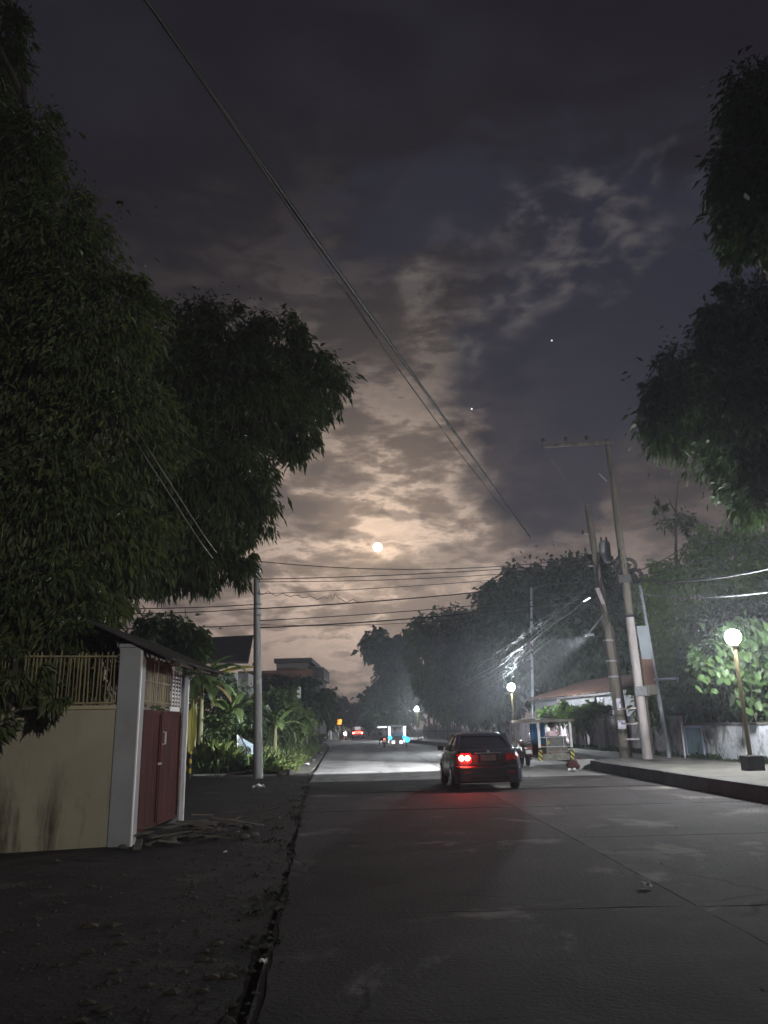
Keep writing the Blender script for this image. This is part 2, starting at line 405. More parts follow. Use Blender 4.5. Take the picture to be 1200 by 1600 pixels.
# ---------------------------------------------------------------- haze
HB = MB().box((0, 290, 17.5), (660, 720, 37.4))
hm = bpy.data.materials.new('thin_haze'); hm.use_nodes = True
hn = hm.node_tree.nodes; hn.clear()
pv = hn.new('ShaderNodeVolumePrincipled'); pv.inputs['Color'].default_value = (0.86, 0.9, 1.0, 1); pv.inputs['Density'].default_value = HAZE
pv.inputs['Anisotropy'].default_value = 0.35
ho = hn.new('ShaderNodeOutputMaterial'); hm.node_tree.links.new(pv.outputs[0], ho.inputs['Volume'])
hz = HB.build('haze', hm); tag(hz, kind='stuff')
hm.cycles.homogeneous_volume = True

# ---------------------------------------------------------------- moon and stars
def moon_body(name, px, py, dist, r, m, label, cat):
    c = Vector((0, 0, CAM_H)) + ray(px, py).normalized() * dist
    return single(name, MB().sphere(c, r, 32, 20), m, label, cat, c)
moon_body('moon', 590, 855, 3000, 17.5, emat('moon_glow', (1.0, 0.95, 0.86), 16.0), 'bright full moon low in the glowing clouds over the street', 'moon')
for px, py, w in ((862, 532, 'lone white star in the dark blue gap above the crossarm pole'), (737, 639, 'white star just right of the long diagonal wires')):
    moon_body('star', px, py, 3000, 2.6, emat('star_glow', (0.9, 0.95, 1.0), 2.5), w, 'star')
# ================================================================ vegetation helpers
def leaves_mesh(name, base, dirs, lens, wids, m, off=(0, 0, 0), bend=0.25):
    """one mesh of lance-shaped leaves: each leaf two triangles folded on its midrib"""
    n = len(base)
    d = dirs / np.linalg.norm(dirs, axis=1, keepdims=True)
    rnd = RNG.normal(size=(n, 3)); s = np.cross(d, rnd); s /= np.linalg.norm(s, axis=1, keepdims=True) + 1e-9
    nn = np.cross(s, d)
    L = lens[:, None]; Wd = wids[:, None]
    mid = base + d * L * 0.45 + nn * L * 0.06
    tip = base + d * L - nn * L * bend * 0.5 + np.array([0, 0, -1.0]) * L * bend
    V = np.empty((n, 4, 3)); V[:, 0] = base; V[:, 1] = mid + s * Wd; V[:, 2] = tip; V[:, 3] = mid - s * Wd
    V = V.reshape(-1, 3) - np.array(off)
    me = bpy.data.meshes.new(name)
    me.vertices.add(4 * n); me.vertices.foreach_set('co', V.astype(np.float32).ravel())
    idx = np.arange(n)[:, None] * 4 + np.array([[0, 1, 2, 0, 2, 3]]); idx = idx.ravel()
    me.loops.add(6 * n); me.loops.foreach_set('vertex_index', idx.astype(np.int32))
    me.polygons.add(2 * n); me.polygons.foreach_set('loop_start', (np.arange(2 * n) * 3).astype(np.int32))
    me.materials.append(m); me.update(calc_edges=True); me.validate()
    return me

def lobe_leaves(lobes, n, llen, lwid, droop=0.6, clump=0.30, per=55, shell=(0.45, 1.0), outw=0.6, spread=0.7):
    """leaf bases and directions gathered in clumps over the shells of ellipsoid lobes"""
    ar = np.array([(l[1][0] * l[1][1] + l[1][1] * l[1][2] + l[1][0] * l[1][2]) for l in lobes]); ar = ar / ar.sum()
    B, Dd = [], []
    for (c, r), w in zip(lobes, ar):
        k = max(4, int(n * w / per))
        u = RNG.normal(size=(k, 3)); u /= np.linalg.norm(u, axis=1, keepdims=True)
        rr = RNG.uniform(shell[0] ** 2, shell[1] ** 2, size=(k, 1)) ** 0.5
        R3 = np.array(r)
        cc = np.array(c) + u * rr * R3
        sz = RNG.lognormal(-0.12, 0.38, size=(k, 1)) * clump * R3.mean(); out_ = RNG.random((k, 1)) < .14; cc = np.where(out_, np.array(c) + u * R3 * RNG.uniform(1.0, 1.28, size=(k, 1)), cc); sz = np.where(out_, sz * .55, sz)
        cnt = RNG.integers(int(per * 0.5), int(per * 1.5), size=k)
        for i in range(k):
            g = RNG.normal(size=(cnt[i], 3)) * sz[i] * np.array([0.62, 0.62, 0.5])
            B.append(cc[i] + g)
            Dd.append(u[i] * outw + g / (sz[i] + 1e-6) * spread * 0.5 + RNG.normal(size=(cnt[i], 3)) * 0.45 + np.array([0, 0, -droop]))
    B = np.vstack(B); Dd = np.vstack(Dd); m = len(B)
    keep = B[:, 2] > 0.05
    B, Dd = B[keep], Dd[keep]; m = len(B)
    q = RNG.lognormal(-.05, .30, m); return B, Dd, q * llen, q * RNG.uniform(0.75, 1.25, m) * lwid

M_bark = mat('bark', (0.055, 0.045, 0.036), (0.095, 0.08, 0.065), 4, 0.95, 0.9, 12, (1, 1, 0.25))
def branchy(parent, base, tops, r0, m=None, wob=0.12, fx=0.3, fz=0.62):
    """tapered trunk to the fork, then a limb to each lobe; one continuous mesh"""
    base = Vector(base); tops = [Vector(t) for t in tops]
    cen = sum(tops, Vector()) / len(tops); fork = base.lerp(cen, 0.45); fork.z = base.z + (min(t.z for t in tops) - base.z) * fz
    fork.x = lerp(base.x, cen.x, fx); fork.y = lerp(base.y, cen.y, fx)
    mb = MB(); pts = [base + (fork - base) * (i / 6) + Vector((random.uniform(-1, 1), random.uniform(-1, 1), 0)) * wob * (0 if i in (0, 6) else 1) for i in range(7)]
    mb.tube(pts, [r0 * (1.45 if i == 0 else 1.0 - 0.055 * i) for i in range(7)], 9)
    for t in tops:
        d = t - fork; p = [fork + d * (i / 5) + Vector((random.uniform(-1, 1), random.uniform(-1, 1), random.uniform(-.6, 1))) * d.length * 0.045 * (0 if i in (0,) else 1) for i in range(6)]
        mb.tube(p, [r0 * 0.62 * (1 - 0.17 * i) + 0.008 for i in range(6)], 6)
        for q in range(3):
            a = p[2 + q]; e = a + Vector((random.uniform(-1, 1), random.uniform(-1, 1), random.uniform(-.2, .9))) * min(d.length * 0.28, .8)
            mb.tube([a, a.lerp(e, .5) + Vector((0, 0, .1)), e], [r0 * .22, r0 * .13, 0.006], 5)
    for t in tops:
        for q in range(5):
            v = Vector((random.gauss(0, 1), random.gauss(0, 1), random.gauss(0, .8))).normalized(); L_ = min((t - fork).length * .12, .55) * random.uniform(.6, 1.2)
            a = t - (t - fork) * random.uniform(0, .25); e = a + v * L_ + Vector((0, 0, -.12 * L_))
            mb.tube([a, a.lerp(e, .5) + Vector((0, 0, .07 * L_)), e], [r0 * .13, r0 * .08, .005], 4)
    return mb.build('trunk', m or M_bark, parent)

def tree(label, base, lobes, n, lm, llen=0.22, lwid=0.028, droop=0.7, r0=0.25, name='tree', group=None, cat='tree', fx=0.3, fz=0.62, **kw):
    t = thing(name, label, cat, base, group)
    branchy(t, base, [l[0] for l in lobes], r0, fx=fx, fz=fz)
    B, Dd, Ls, Ws = lobe_leaves(lobes, n, llen, lwid, droop, **kw)
    me = leaves_mesh('crown', B, Dd, Ls, Ws, lm, base)
    o = bpy.data.objects.new('crown', me); COL.objects.link(o); o.parent = t; tag(o, kind='stuff')
    return t
def LB(px, py, y, rx, ry=None, rz=None, dy=None):
    """a lobe seen round a pixel at distance y, radii given in pixels of the photograph"""
    k = y / FPX; return (tuple(P(px, py, y)), (rx * k, (dy if dy else rx * k), (rz if rz else (ry or rx)) * k))

LM_olive = leaf_mat('olive_leaf', (0.040, 0.054, 0.021), (0.090, 0.110, 0.038))
LM_mango = leaf_mat('mango_leaf', (0.030, 0.042, 0.019), (0.060, 0.078, 0.030))
LM_dark = leaf_mat('dark_leaf', (0.024, 0.038, 0.020), (0.045, 0.066, 0.032))
LM_mid = leaf_mat('mid_leaf', (0.045, 0.070, 0.028), (0.090, 0.130, 0.048))
LM_bright = leaf_mat('bright_leaf', (0.050, 0.090, 0.028), (0.100, 0.160, 0.050))
LM_grass = leaf_mat('grass_blade', (0.11, 0.15, 0.045), (0.20, 0.25, 0.095))
LM_broad = leaf_mat('broad_leaf', (0.018, 0.040, 0.013), (0.045, 0.078, 0.025), 0.30)

# ---------------------------------------------------------------- left: big trees
tree('huge feathery olive tree towering behind the cream wall at left edge', (-7.2, 15.2, 0),
     [LB(40, 250, 14.5, 70, 110), LB(90, 400, 14.0, 110, 120), LB(150, 540, 14.0, 110, 120), LB(40, 620, 14.5, 120, 140), LB(170, 690, 14.5, 110, 110), LB(60, 800, 14.0, 120, 110),
      LB(-60, 480, 14.0, 110, 160), LB(10, 60, 15.0, 42, 70), LB(-30, -40, 15.0, 50, 70), LB(210, 470, 14.2, 45, 40), LB(150, 840, 15.0, 110, 90), LB(60, 950, 14.0, 110, 80), LB(-30, 120, 15, 70, 120), LB(120, 930, 15, 60, 55), LB(30, 1030, 13.2, 75, 55), LB(-70, 900, 13.5, 80, 160), LB(115, 1000, 13.6, 65, 50), LB(150, 1055, 15.0, 50, 40), LB(80, 1060, 15.5, 60, 45), LB(15, 1085, 11.5, 40, 28), LB(75, 1092, 11.4, 20, 14), LB(0, 1135, 11.3, 24, 18), LB(22, 1045, 11.9, 45, 34)],
     105000, LM_olive, 0.15, 0.022, 0.9, 0.34, name='feathery_tree', clump=0.26)
tree('rounded dark mango tree with drooping leaves left of the moon', (-8.8, 19.0, 0),
     [LB(330, 560, 19.5, 85, 92), LB(430, 540, 19.5, 50, 62), LB(480, 600, 19.5, 58, 62), LB(400, 640, 19, 90, 70), LB(465, 690, 19, 35, 32), LB(280, 640, 18.5, 90, 110), LB(340, 760, 18.5, 85, 85),
      LB(250, 790, 18, 95, 90), LB(310, 870, 18, 55, 50), LB(240, 880, 18, 60, 45), LB(372, 868, 18.2, 26, 46), LB(380, 800, 19, 38, 50), LB(200, 905, 17, 45, 35)],
     90000, LM_mango, 0.17, 0.024, 1.0, 0.28, name='mango_tree', clump=0.25, fx=0.12, fz=0.95)
# ---------------------------------------------------------------- right: overhanging near trees
tree('black silhouetted tree crown hanging high at the right edge', (16.5, 20, 0.3),
     [LB(1190, 180, 15, 75, 95), LB(1160, 270, 15, 58, 80), LB(1215, 330, 15, 90, 90), LB(1265, 200, 16, 80, 130), LB(1165, 345, 15, 45, 40)],
     26000, LM_dark, 0.17, 0.03, 0.6, 0.3, name='overhanging_tree', group='dark trees overhanging the right sidewalk', clump=0.27)
tree('broad dark tree crown below the highest one at the right edge', (17.0, 25, 0.3),
     [LB(1170, 520, 20, 85, 85), LB(1100, 620, 20, 85, 90), LB(1050, 660, 20, 45, 60), LB(1180, 690, 20, 90, 85), LB(1260, 600, 20, 80, 160), LB(1190, 780, 20, 60, 45)],
     42000, LM_dark, 0.18, 0.032, 0.6, 0.34, name='overhanging_tree', group='dark trees overhanging the right sidewalk', clump=0.26)
tree('leafy mid-height tree behind the stained wall and leaning poles', (14.2, 33, 0.3),
     [LB(1080, 930, 33, 75, 60), LB(1150, 880, 33, 70, 55), LB(1060, 1020, 33, 60, 60), LB(1130, 1010, 32, 70, 70), LB(1200, 950, 32, 70, 90), LB(1110, 1085, 31, 80, 48), LB(1040, 1100, 32, 40, 45), LB(1190, 1080, 31, 60, 60)],
     34000, LM_bright, 0.22, 0.06, 0.5, 0.26, name='sidewalk_tree', clump=0.26)
bt = thing('bare_tree', 'thin half-bare tree rising between the poles and the right-hand crowns', 'tree', tuple(PG(1075, 1150, .31)))
b0 = Vector(bt['org'])
b0 = P(1068, 1120, 34); mb = MB()
mb.tube([P(1068, 1130, 34), P(1062, 960, 34), P(1056, 860, 34), P(1056, 800, 34), P(1060, 745, 34)], [.13, .10, .07, .045, .01], 7)
for a, b in (((1057, 840), (1030, 790)), ((1056, 800), (1042, 770)), ((1058, 880), (1085, 830)), ((1060, 920), (1030, 880))):
    mb.tube([P(*a, 34), P((a[0] + b[0]) / 2, (a[1] + b[1]) / 2 + 4, 34), P(*b, 34)], [.05, .03, .008], 5)
mb.build('trunk', M_bark, bt)
B, Dd, Ls, Ws = lobe_leaves([LB(1060, 812, 34, 26, 9), LB(1085, 832, 34, 18, 10), LB(1030, 790, 34, 12, 8), LB(1120, 850, 34, 36, 14)], 1300, .2, .04, .4, per=30)
o = bpy.data.objects.new('crown', leaves_mesh('crown', B, Dd, Ls, Ws, LM_dark, bt['org'])); COL.objects.link(o); o.parent = bt; tag(o, kind='stuff')

# ---------------------------------------------------------------- background trees on the right of the street
tree('tallest dark tree behind the rusty-roofed house', (14.0, 66, 0),
     [LB(840, 930, 64, 70, 48), LB(895, 915, 64, 55, 45), LB(790, 945, 64, 45, 32), LB(960, 930, 62, 55, 50), LB(850, 1010, 62, 95, 55), LB(940, 1010, 60, 90, 60), LB(800, 1030, 62, 60, 50), LB(770, 1090, 66, 45, 40), LB(1000, 1040, 58, 55, 45)],
     40000, LM_dark, 0.50, 0.14, 0.5, 0.5, name='background_tree', group='trees lining the street behind the lamps', clump=0.25)
tree('full dark tree above the lit street lamps in mid distance', (9.2, 78, 0.3),
     [LB(700, 990, 78, 45, 36), LB(745, 985, 78, 34, 28), LB(690, 1045, 76, 42, 42), LB(740, 1045, 76, 46, 45), LB(775, 1020, 78, 30, 30), LB(720, 1095, 72, 38, 30), LB(690, 1085, 74, 24, 24)],
     26000, LM_mid, 0.50, 0.13, 0.6, 0.45, name='background_tree', group='trees lining the street behind the lamps', clump=0.25)
tree('tree with a dark lollipop-shaped top leaning over the far street', (3.6, 112, 0.3),
     [LB(590, 1010, 112, 26, 22), LB(574, 1014, 112, 12, 14), LB(612, 1040, 112, 20, 26), LB(632, 1005, 112, 22, 18), LB(625, 1060, 112, 32, 26), LB(595, 1090, 112, 28, 22), LB(640, 1090, 110, 26, 28), LB(600, 1120, 110, 32, 18)],
     19000, LM_dark, 0.6, 0.17, 0.5, 0.45, name='background_tree', group='trees lining the street behind the lamps', clump=0.25)
tree('spreading tree closing the far end of the street', (-16, 180, 0),
     [LB(545, 1112, 185, 22, 12), LB(525, 1105, 180, 18, 18), LB(565, 1120, 185, 24, 16), LB(590, 1125, 175, 22, 14), LB(508, 1095, 170, 16, 22)],
     7000, LM_dark, 0.8, 0.18, 0.4, 0.4, name='background_tree', group='trees lining the street behind the lamps', clump=0.28)
tree('low tree with a thick leaning trunk beside the unlit lamp', (8.0, 70, 0.3),
     [LB(735, 1075, 69, 28, 20), LB(712, 1082, 69, 18, 22), LB(765, 1085, 69, 22, 20), LB(690, 1092, 74, 12, 22)],
     6500, LM_mid, 0.4, 0.06, 1.1, 0.5, name='background_tree', group='trees lining the street behind the lamps', clump=0.27)
# ---------------------------------------------------------------- left trees beyond the side street
def bush(label, lobes, n, lm, llen, lwid, group='shrubs along the grassy left bank', name='shrub', cat='shrub', droop=0.2):
    c = Vector(lobes[0][0]); base = (c.x, c.y, 0.0)
    t = thing(name, label, cat, base, group)
    mb = MB()
    for l in lobes:
        for k in range(3):
            e = Vector(l[0]) + Vector((random.uniform(-.4, .4), random.uniform(-.4, .4), 0)) * l[1][0]
            mb.tube([Vector(base) + Vector((random.uniform(-.2, .2), random.uniform(-.2, .2), 0)), (Vector(base) + e) / 2 + Vector((0, 0, .2)), e], [.05, .035, .012], 5)
    mb.build('stem', M_bark, t)
    B, Dd, Ls, Ws = lobe_leaves(lobes, n, llen, lwid, droop, clump=.3)
    o = bpy.data.objects.new('foliage', leaves_mesh('foliage', B, Dd, Ls, Ws, lm, base)); COL.objects.link(o); o.parent = t; tag(o, kind='stuff')
    return t
bush('dense dark shrub just right of the concrete utility pole', [LB(435, 1105, 44, 34, 26), LB(455, 1130, 43, 34, 24), LB(425, 1140, 42, 24, 24)], 6500, LM_mid, .26, .05)
bush('tall dark shrub under the flat-roofed building', [LB(470, 1090, 58, 30, 26), LB(445, 1085, 60, 26, 22), LB(490, 1105, 60, 20, 26)], 6000, LM_dark, .3, .07)
bush('farthest roadside shrub on the left before the parked tricycle', [LB(500, 1100, 80, 18, 24), LB(512, 1118, 82, 12, 20), LB(498, 1130, 78, 16, 16)], 4500, LM_mid, .4, .09)
bush('tangled shrub behind the yellow and black bollard', [LB(300, 1160, 33, 34, 30), LB(340, 1150, 33, 34, 34), LB(275, 1120, 34, 26, 40)], 6500, LM_mid, .22, .04)
bush('shrub between the banana plant and the concrete pole', [LB(375, 1120, 36, 26, 34), LB(350, 1095, 38, 30, 30), LB(385, 1160, 33, 20, 24)], 5500, LM_dark, .24, .05)
tree('small leafy papaya-like tree rising behind the gate roof', tuple(Vector((P(285, 1100, 27).x, 27, 0))),
     [LB(290, 995, 27, 30, 22), LB(255, 985, 27, 40, 22), LB(300, 1020, 27, 22, 20), LB(225, 985, 26, 26, 16)], 4200, LM_mid, .26, .06, .9, .09, name='small_tree', clump=.3)
bush('glossy hedge clump left of the leaning wooden pole', [LB(915, 1117, 41, 24, 12), LB(940, 1118, 40, 18, 10), LB(895, 1118, 42, 12, 8)], 4200, LM_bright, .22, .055, 'hedge plants along the right wall', 'hedge', 'hedge')
bush('glossy hedge clump above the parked tricycle roof', [LB(862, 1118, 45, 16, 9), LB(882, 1112, 44, 9, 14)], 2600, LM_bright, .24, .055, 'hedge plants along the right wall', 'hedge', 'hedge')
bush('yellowish bush hanging over the wall right of the poles', [LB(1050, 1108, 32, 34, 24), LB(1078, 1092, 32, 28, 32)], 4200, LM_bright, .16, .045, 'hedge plants along the right wall', 'hedge', 'hedge', .8)

# ---------------------------------------------------------------- grass bank on the left
def bank_z(x, y):
    e = polyx(LEFT, y) - 1.15 - x
    return min(max(e, 0) * 0.16, 0.8)
gb = MB(); ny = 60
rows = []
for j in range(ny):
    y = 31.3 + j * 1.6; r = []
    for k in range(8):
        x = polyx(LEFT, y) - 1.15 - k * 1.6
        r.append((x, y, bank_z(x, y) - 0.02 + (random.uniform(-.05, .08) if k else -.03)))
    rows.append(r)
gb.add([p for r in rows for p in r], [(j * 8 + k, j * 8 + k + 1, (j + 1) * 8 + k + 1, (j + 1) * 8 + k) for j in range(ny - 1) for k in range(7)], True)
struct('grassy_bank', gb, M_earth)
n = 30000
yy = 31.2 + (RNG.random(n) ** 1.5) * 85; ee = RNG.random(n) ** 1.4 * 5.5
xx = np.array([polyx(LEFT, q) for q in yy]) - 1.0 - ee - 0.25 * np.sin(yy * 1.3)
zz = np.minimum(np.maximum(ee - .15, 0) * 0.16, .8)
clp = 0.6 + 0.7 * (np.sin(xx * 2.1 + yy) * np.sin(yy * 0.9 + 1) * .5 + .5)
hh = RNG.uniform(.30, .95, n) * clp * np.clip(.45 + ee * .5, 0, 1.25)
dd = np.stack([RNG.normal(size=n) * .35, RNG.normal(size=n) * .35, np.ones(n)], 1)
me = leaves_mesh('grass', np.stack([xx, yy, zz], 1), dd, hh, .010 + .0003 * yy + RNG.random(n) * .012, LM_grass, bend=.28)
o = bpy.data.objects.new('grass', me); COL.objects.link(o); tag(o, kind='stuff', label='tall bright green grass along the left edge of the road', cat='grass')
n = 9000      # tall dark weeds behind the bollard
xx = RNG.uniform(-13, -4.8, n); yy = RNG.uniform(31, 37, n)
dd = np.stack([RNG.normal(size=n) * .4, RNG.normal(size=n) * .4, np.ones(n)], 1)
me = leaves_mesh('weeds', np.stack([xx, yy, np.zeros(n)], 1), dd, RNG.uniform(.4, 1.2, n), RNG.uniform(.012, .03, n), LM_mid, bend=.3)
o = bpy.data.objects.new('weeds', me); COL.objects.link(o); tag(o, kind='stuff', label='dark tangled weeds behind the side street kerb', cat='weeds')
def scatter(name, label, n, area, zf, size, m, cat, flat=.6):
    mb_v = []; F = []; k = 0
    for i in range(n):
        x, y = area(); s_ = random.uniform(*size) * (1 if random.random() > .08 else 1.9); z = zf(x, y); a = random.uniform(0, 6.28)
        pts = [(math.cos(a + w) * s_ * random.uniform(.7, 1.2), math.sin(a + w) * s_ * random.uniform(.6, 1.1)) for w in (0, 1.6, 3.1, 4.7)]
        mb_v += [(x + p, y + q, z - .002) for p, q in pts] + [(x + random.uniform(-.2, .2) * s_, y + random.uniform(-.2, .2) * s_, z + s_ * flat * random.uniform(.5, 1.2))]
        F += [(k, k + 1, k + 4), (k + 1, k + 2, k + 4), (k + 2, k + 3, k + 4), (k + 3, k, k + 4)]; k += 5
    me = bpy.data.meshes.new(name); me.from_pydata(mb_v, [], F); me.materials.append(m); me.update()
    o = bpy.data.objects.new(name, me); COL.objects.link(o); tag(o, label, cat, None, 'stuff')
def area_lot():
    y = 4 + 24 * random.random() ** 1.3; e = abs(random.gauss(0, 1.6)) if random.random() < .6 else random.uniform(0, 8)
    return polyx(LEFT, y) - .16 - e, y
def area_edge():
    y = 3 + 30 * random.random(); return polyx(LEFT, y) + random.gauss(-.05, .10), y
def area_road():
    y = 4 + 24 * random.random() ** 1.2; return random.uniform(polyx(LEFT, y) + .2, polyx(RIGHT, y) - .1) if random.random() < .5 else polyx(RIGHT, y) - abs(random.gauss(0, .5)) - .05, y
scatter('gravel', 'loose gravel strewn over the dark side street', 5200, area_lot, lambda x, y: -.006, (.008, .026), mat('gravel_stone', (.060, .054, .050), (.03, .027, .026), 30, .95), 'gravel')
scatter('edge_rubble', 'crumbled concrete bits in the crack at the road edge', 700, area_edge, lambda x, y: -.012, (.012, .04), mat('gravel_stone', (.1, .09, .08)), 'rubble')
scatter('road_grit', 'grit scattered over the near road slabs', 2600, area_road, lambda x, y: .0, (.005, .016), mat('pale_grit', (.16, .15, .14), (.08, .075, .07), 30, .95), 'grit')
scatter('leaf_litter', 'dry leaves lying on the ground by the gate and wall', 260, lambda: ((lambda y: (polyx(LEFT, y) - .2 - abs(random.gauss(1.2, 1.3)), y))(5 + 16 * random.random())), lambda x, y: .0, (.03, .07), mat('dry_leaf', (.06, .046, .03), (.035, .028, .02), 9, .9), 'leaves', .25)
n = 350
cyv = RNG.uniform(4, 28, 14); yy = np.repeat(cyv, 25) + RNG.normal(size=n) * .12
xx = np.array([polyx(LEFT, q) for q in yy]) - .10 - np.repeat(RNG.random(14) ** 3 * .5, 25) + RNG.normal(size=n) * .07
dd = np.stack([RNG.normal(size=n) * .6, RNG.normal(size=n) * .6, np.ones(n)], 1)
me = leaves_mesh('crack_weeds', np.stack([xx, yy, np.full(n, -.01)], 1), dd, RNG.uniform(.03, .13, n), RNG.uniform(.003, .007, n), LM_dark, bend=.4)
o = bpy.data.objects.new('crack_weeds', me); COL.objects.link(o); tag(o, kind='stuff', label='small weeds growing along the cracked road edge', cat='weeds')
# tufts at the foot of the right wall
n = 5000
yy = RNG.uniform(19, 45, n); xx = 11.15 - (yy - 24) * .048 - RNG.random(n) ** 2 * .5 - .05
dd = np.stack([RNG.normal(size=n) * .4 - .2, RNG.normal(size=n) * .4, np.ones(n)], 1)
me = leaves_mesh('wall_weeds', np.stack([xx, yy, np.full(n, .31)], 1), dd, RNG.uniform(.08, .4, n) * (0.4 + 0.6 * (np.sin(yy * 1.9) > 0.1)), RNG.uniform(.006, .014, n), LM_dark, bend=.3)
o = bpy.data.objects.new('wall_weeds', me); COL.objects.link(o); tag(o, kind='stuff', label='dark weeds at the foot of the right-hand wall', cat='weeds')

# ---------------------------------------------------------------- banana plants
def banana_leaf(parent, base, az, el, L, w, m, droop=1.0, sag=0.0, torn=0.3, label=None):
    """a long blade on a curved midrib, edges torn between the veins"""
    base = Vector(base); n = 13; mb = MB(); rib = []
    p = base.copy(); e = el; st = L / (n - 1)
    hd = Vector((math.cos(az), math.sin(az), 0)); sd_ = Vector((-math.sin(az), math.cos(az), 0))
    for i in range(n):
        rib.append(p.copy())
        p = p + (hd * math.cos(e) + Vector((0, 0, math.sin(e)))) * st; e -= droop * st / L * (0.6 + 1.4 * i / n)
        e = max(e, -1.5)
    prof = [0.02, 0.05, 0.35, 0.75, 0.95, 1.0, 1.0, 0.98, 0.94, 0.85, 0.7, 0.45, 0.05]
    for side in (-1, 1):
        vs = []; fs = []
        for i in range(n):
            ww = w * prof[i]
            for q in (0.0, 0.5, 1.0):
                cut = random.uniform(1 - torn, 1) if q == 1.0 else 1
                up = (Vector((0, 0, 1)) if abs(e) < 9 else 0)
                vs.append(rib[i] + sd_ * side * ww * q * cut + Vector((0, 0, 1)) * (ww * (0.22 * q - (0.45 + sag) * q * q)) + hd * (ww * .25 * q + random.uniform(-.03, .03) * (q > 0)))
        for i in range(n - 1):
            for q in (0, 1):
                f = (i * 3 + q, i * 3 + q + 1, i * 3 + q + 4, i * 3 + q + 3)
                fs.append(f if side > 0 else f[::-1])
        mb.add(vs, fs, True)
    o = mb.build('banana_leaf', m, parent)
    mid = MB().tube(rib, [0.028 - 0.0019 * i for i in range(n)], 5); mid.build('midrib', MATS.get('midrib') or mat('midrib', (.16, .20, .07), (.22, .25, .1), 3, .6), o)
    if label: o['label'] = label
    return o
M_ban = leaf_mat('banana_leaf', (.07, .12, .045), (.13, .19, .07), .35, .35)
M_dry = leaf_mat('yellow_leaf', (.32, .27, .05), (.42, .36, .09), .3, .6)
M_brown = leaf_mat('brown_leaf', (.20, .13, .06), (.28, .20, .10), .2, .8)
M_pstem = mat('banana_stem', (.10, .11, .05), (.16, .14, .07), 2.5, .7, .3, 9, (1, 1, .3))
def banana(label, base, h, leaves, seed, grp='banana plants behind the side street'):
    random.seed(seed); t = thing('banana_plant', label, 'banana plant', base, grp); b = Vector(base)
    MB().tube([b, b + Vector((.03, 0, h * .5)), b + Vector((.06, 0, h))], [.15, .12, .07], 10).build('stem', M_pstem, t)
    top = b + Vector((.06, 0, h))
    for az, el, L, w, m, dr in leaves: banana_leaf(t, top, rad(az), rad(el), L, w, m, dr)
    return t, top
bb = P(310, 1200, 31.5)
t, top = banana('banana plant with one long yellow leaf arching over toward the pole', (bb.x - .1, 31.8, 0), 3.6,
    [(3, 30, 2.5, .34, M_dry, .75), (185, 25, 1.9, .30, M_ban, 1.9), (215, 50, 2.0, .30, M_ban, 1.5), (300, 40, 1.7, .28, M_ban, 2.2), (265, 20, 1.7, .27, M_ban, 2.4), (-30, -10, 1.9, .16, M_brown, 0.8), (140, 55, 2.0, .28, M_ban, 1.3), (60, 60, 1.8, .26, M_ban, 1.6)], 3)
for k, (az, el, L, w, m_, dr) in enumerate(((20, 70, 1.7, .3, M_ban, 1.2), (-15, 48, 2.3, .32, M_ban, 1.7), (245, 60, 1.9, .3, M_ban, 1.5), (-55, -25, 1.7, .14, M_brown, .6), (-100, -40, 1.5, .16, M_brown, .5), (-60, 15, 2.0, .3, M_ban, 2.0), (-5, 5, 1.8, .28, M_ban, 1.4))):
    banana_leaf(t, top, rad(az), rad(el), L, w, m_, dr, torn=.5)
# hanging yellow leaf
yb = P(303, 1088, 31.0)
banana_leaf(t, yb, rad(-80), rad(-66), 2.35, .19, M_dry, .25, 0, .15, 'yellow withered leaf hanging straight down')
bb = P(352, 1200, 33)
banana('shorter banana plant between the yellow leaf and the concrete pole', (bb.x, 33.4, 0), 2.3,
    [(20, 50, 1.8, .26, M_ban, 1.7), (160, 50, 1.8, .26, M_ban, 1.8), (-60, 35, 1.7, .25, M_ban, 2.2), (-110, 55, 1.7, .24, M_ban, 1.6), (70, 65, 1.7, .24, M_ban, 1.2), (215, 20, 1.6, .22, M_ban, 2.2)], 5)
bb = P(425, 1190, 38)
banana('low banana plant in the grass right of the concrete pole', (bb.x, 38.5, .2), 1.5,
    [(10, 35, 2.0, .26, M_ban, 1.9), (-70, 45, 1.8, .26, M_ban, 2.0), (120, 60, 1.7, .24, M_ban, 1.4), (-20, 65, 1.7, .24, M_ban, 1.2)], 6)
bb = P(275, 1200, 29)
banana('banana plant with dark glossy leaves right behind the gate pillar', (bb.x, 31.2, 0), 3.3,
    [(-20, 30, 1.9, .32, M_ban, 1.8), (-70, 45, 1.9, .30, M_ban, 2.0), (30, 55, 1.8, .28, M_ban, 1.5), (200, 40, 1.8, .28, M_ban, 1.8)], 8)
random.seed(77)

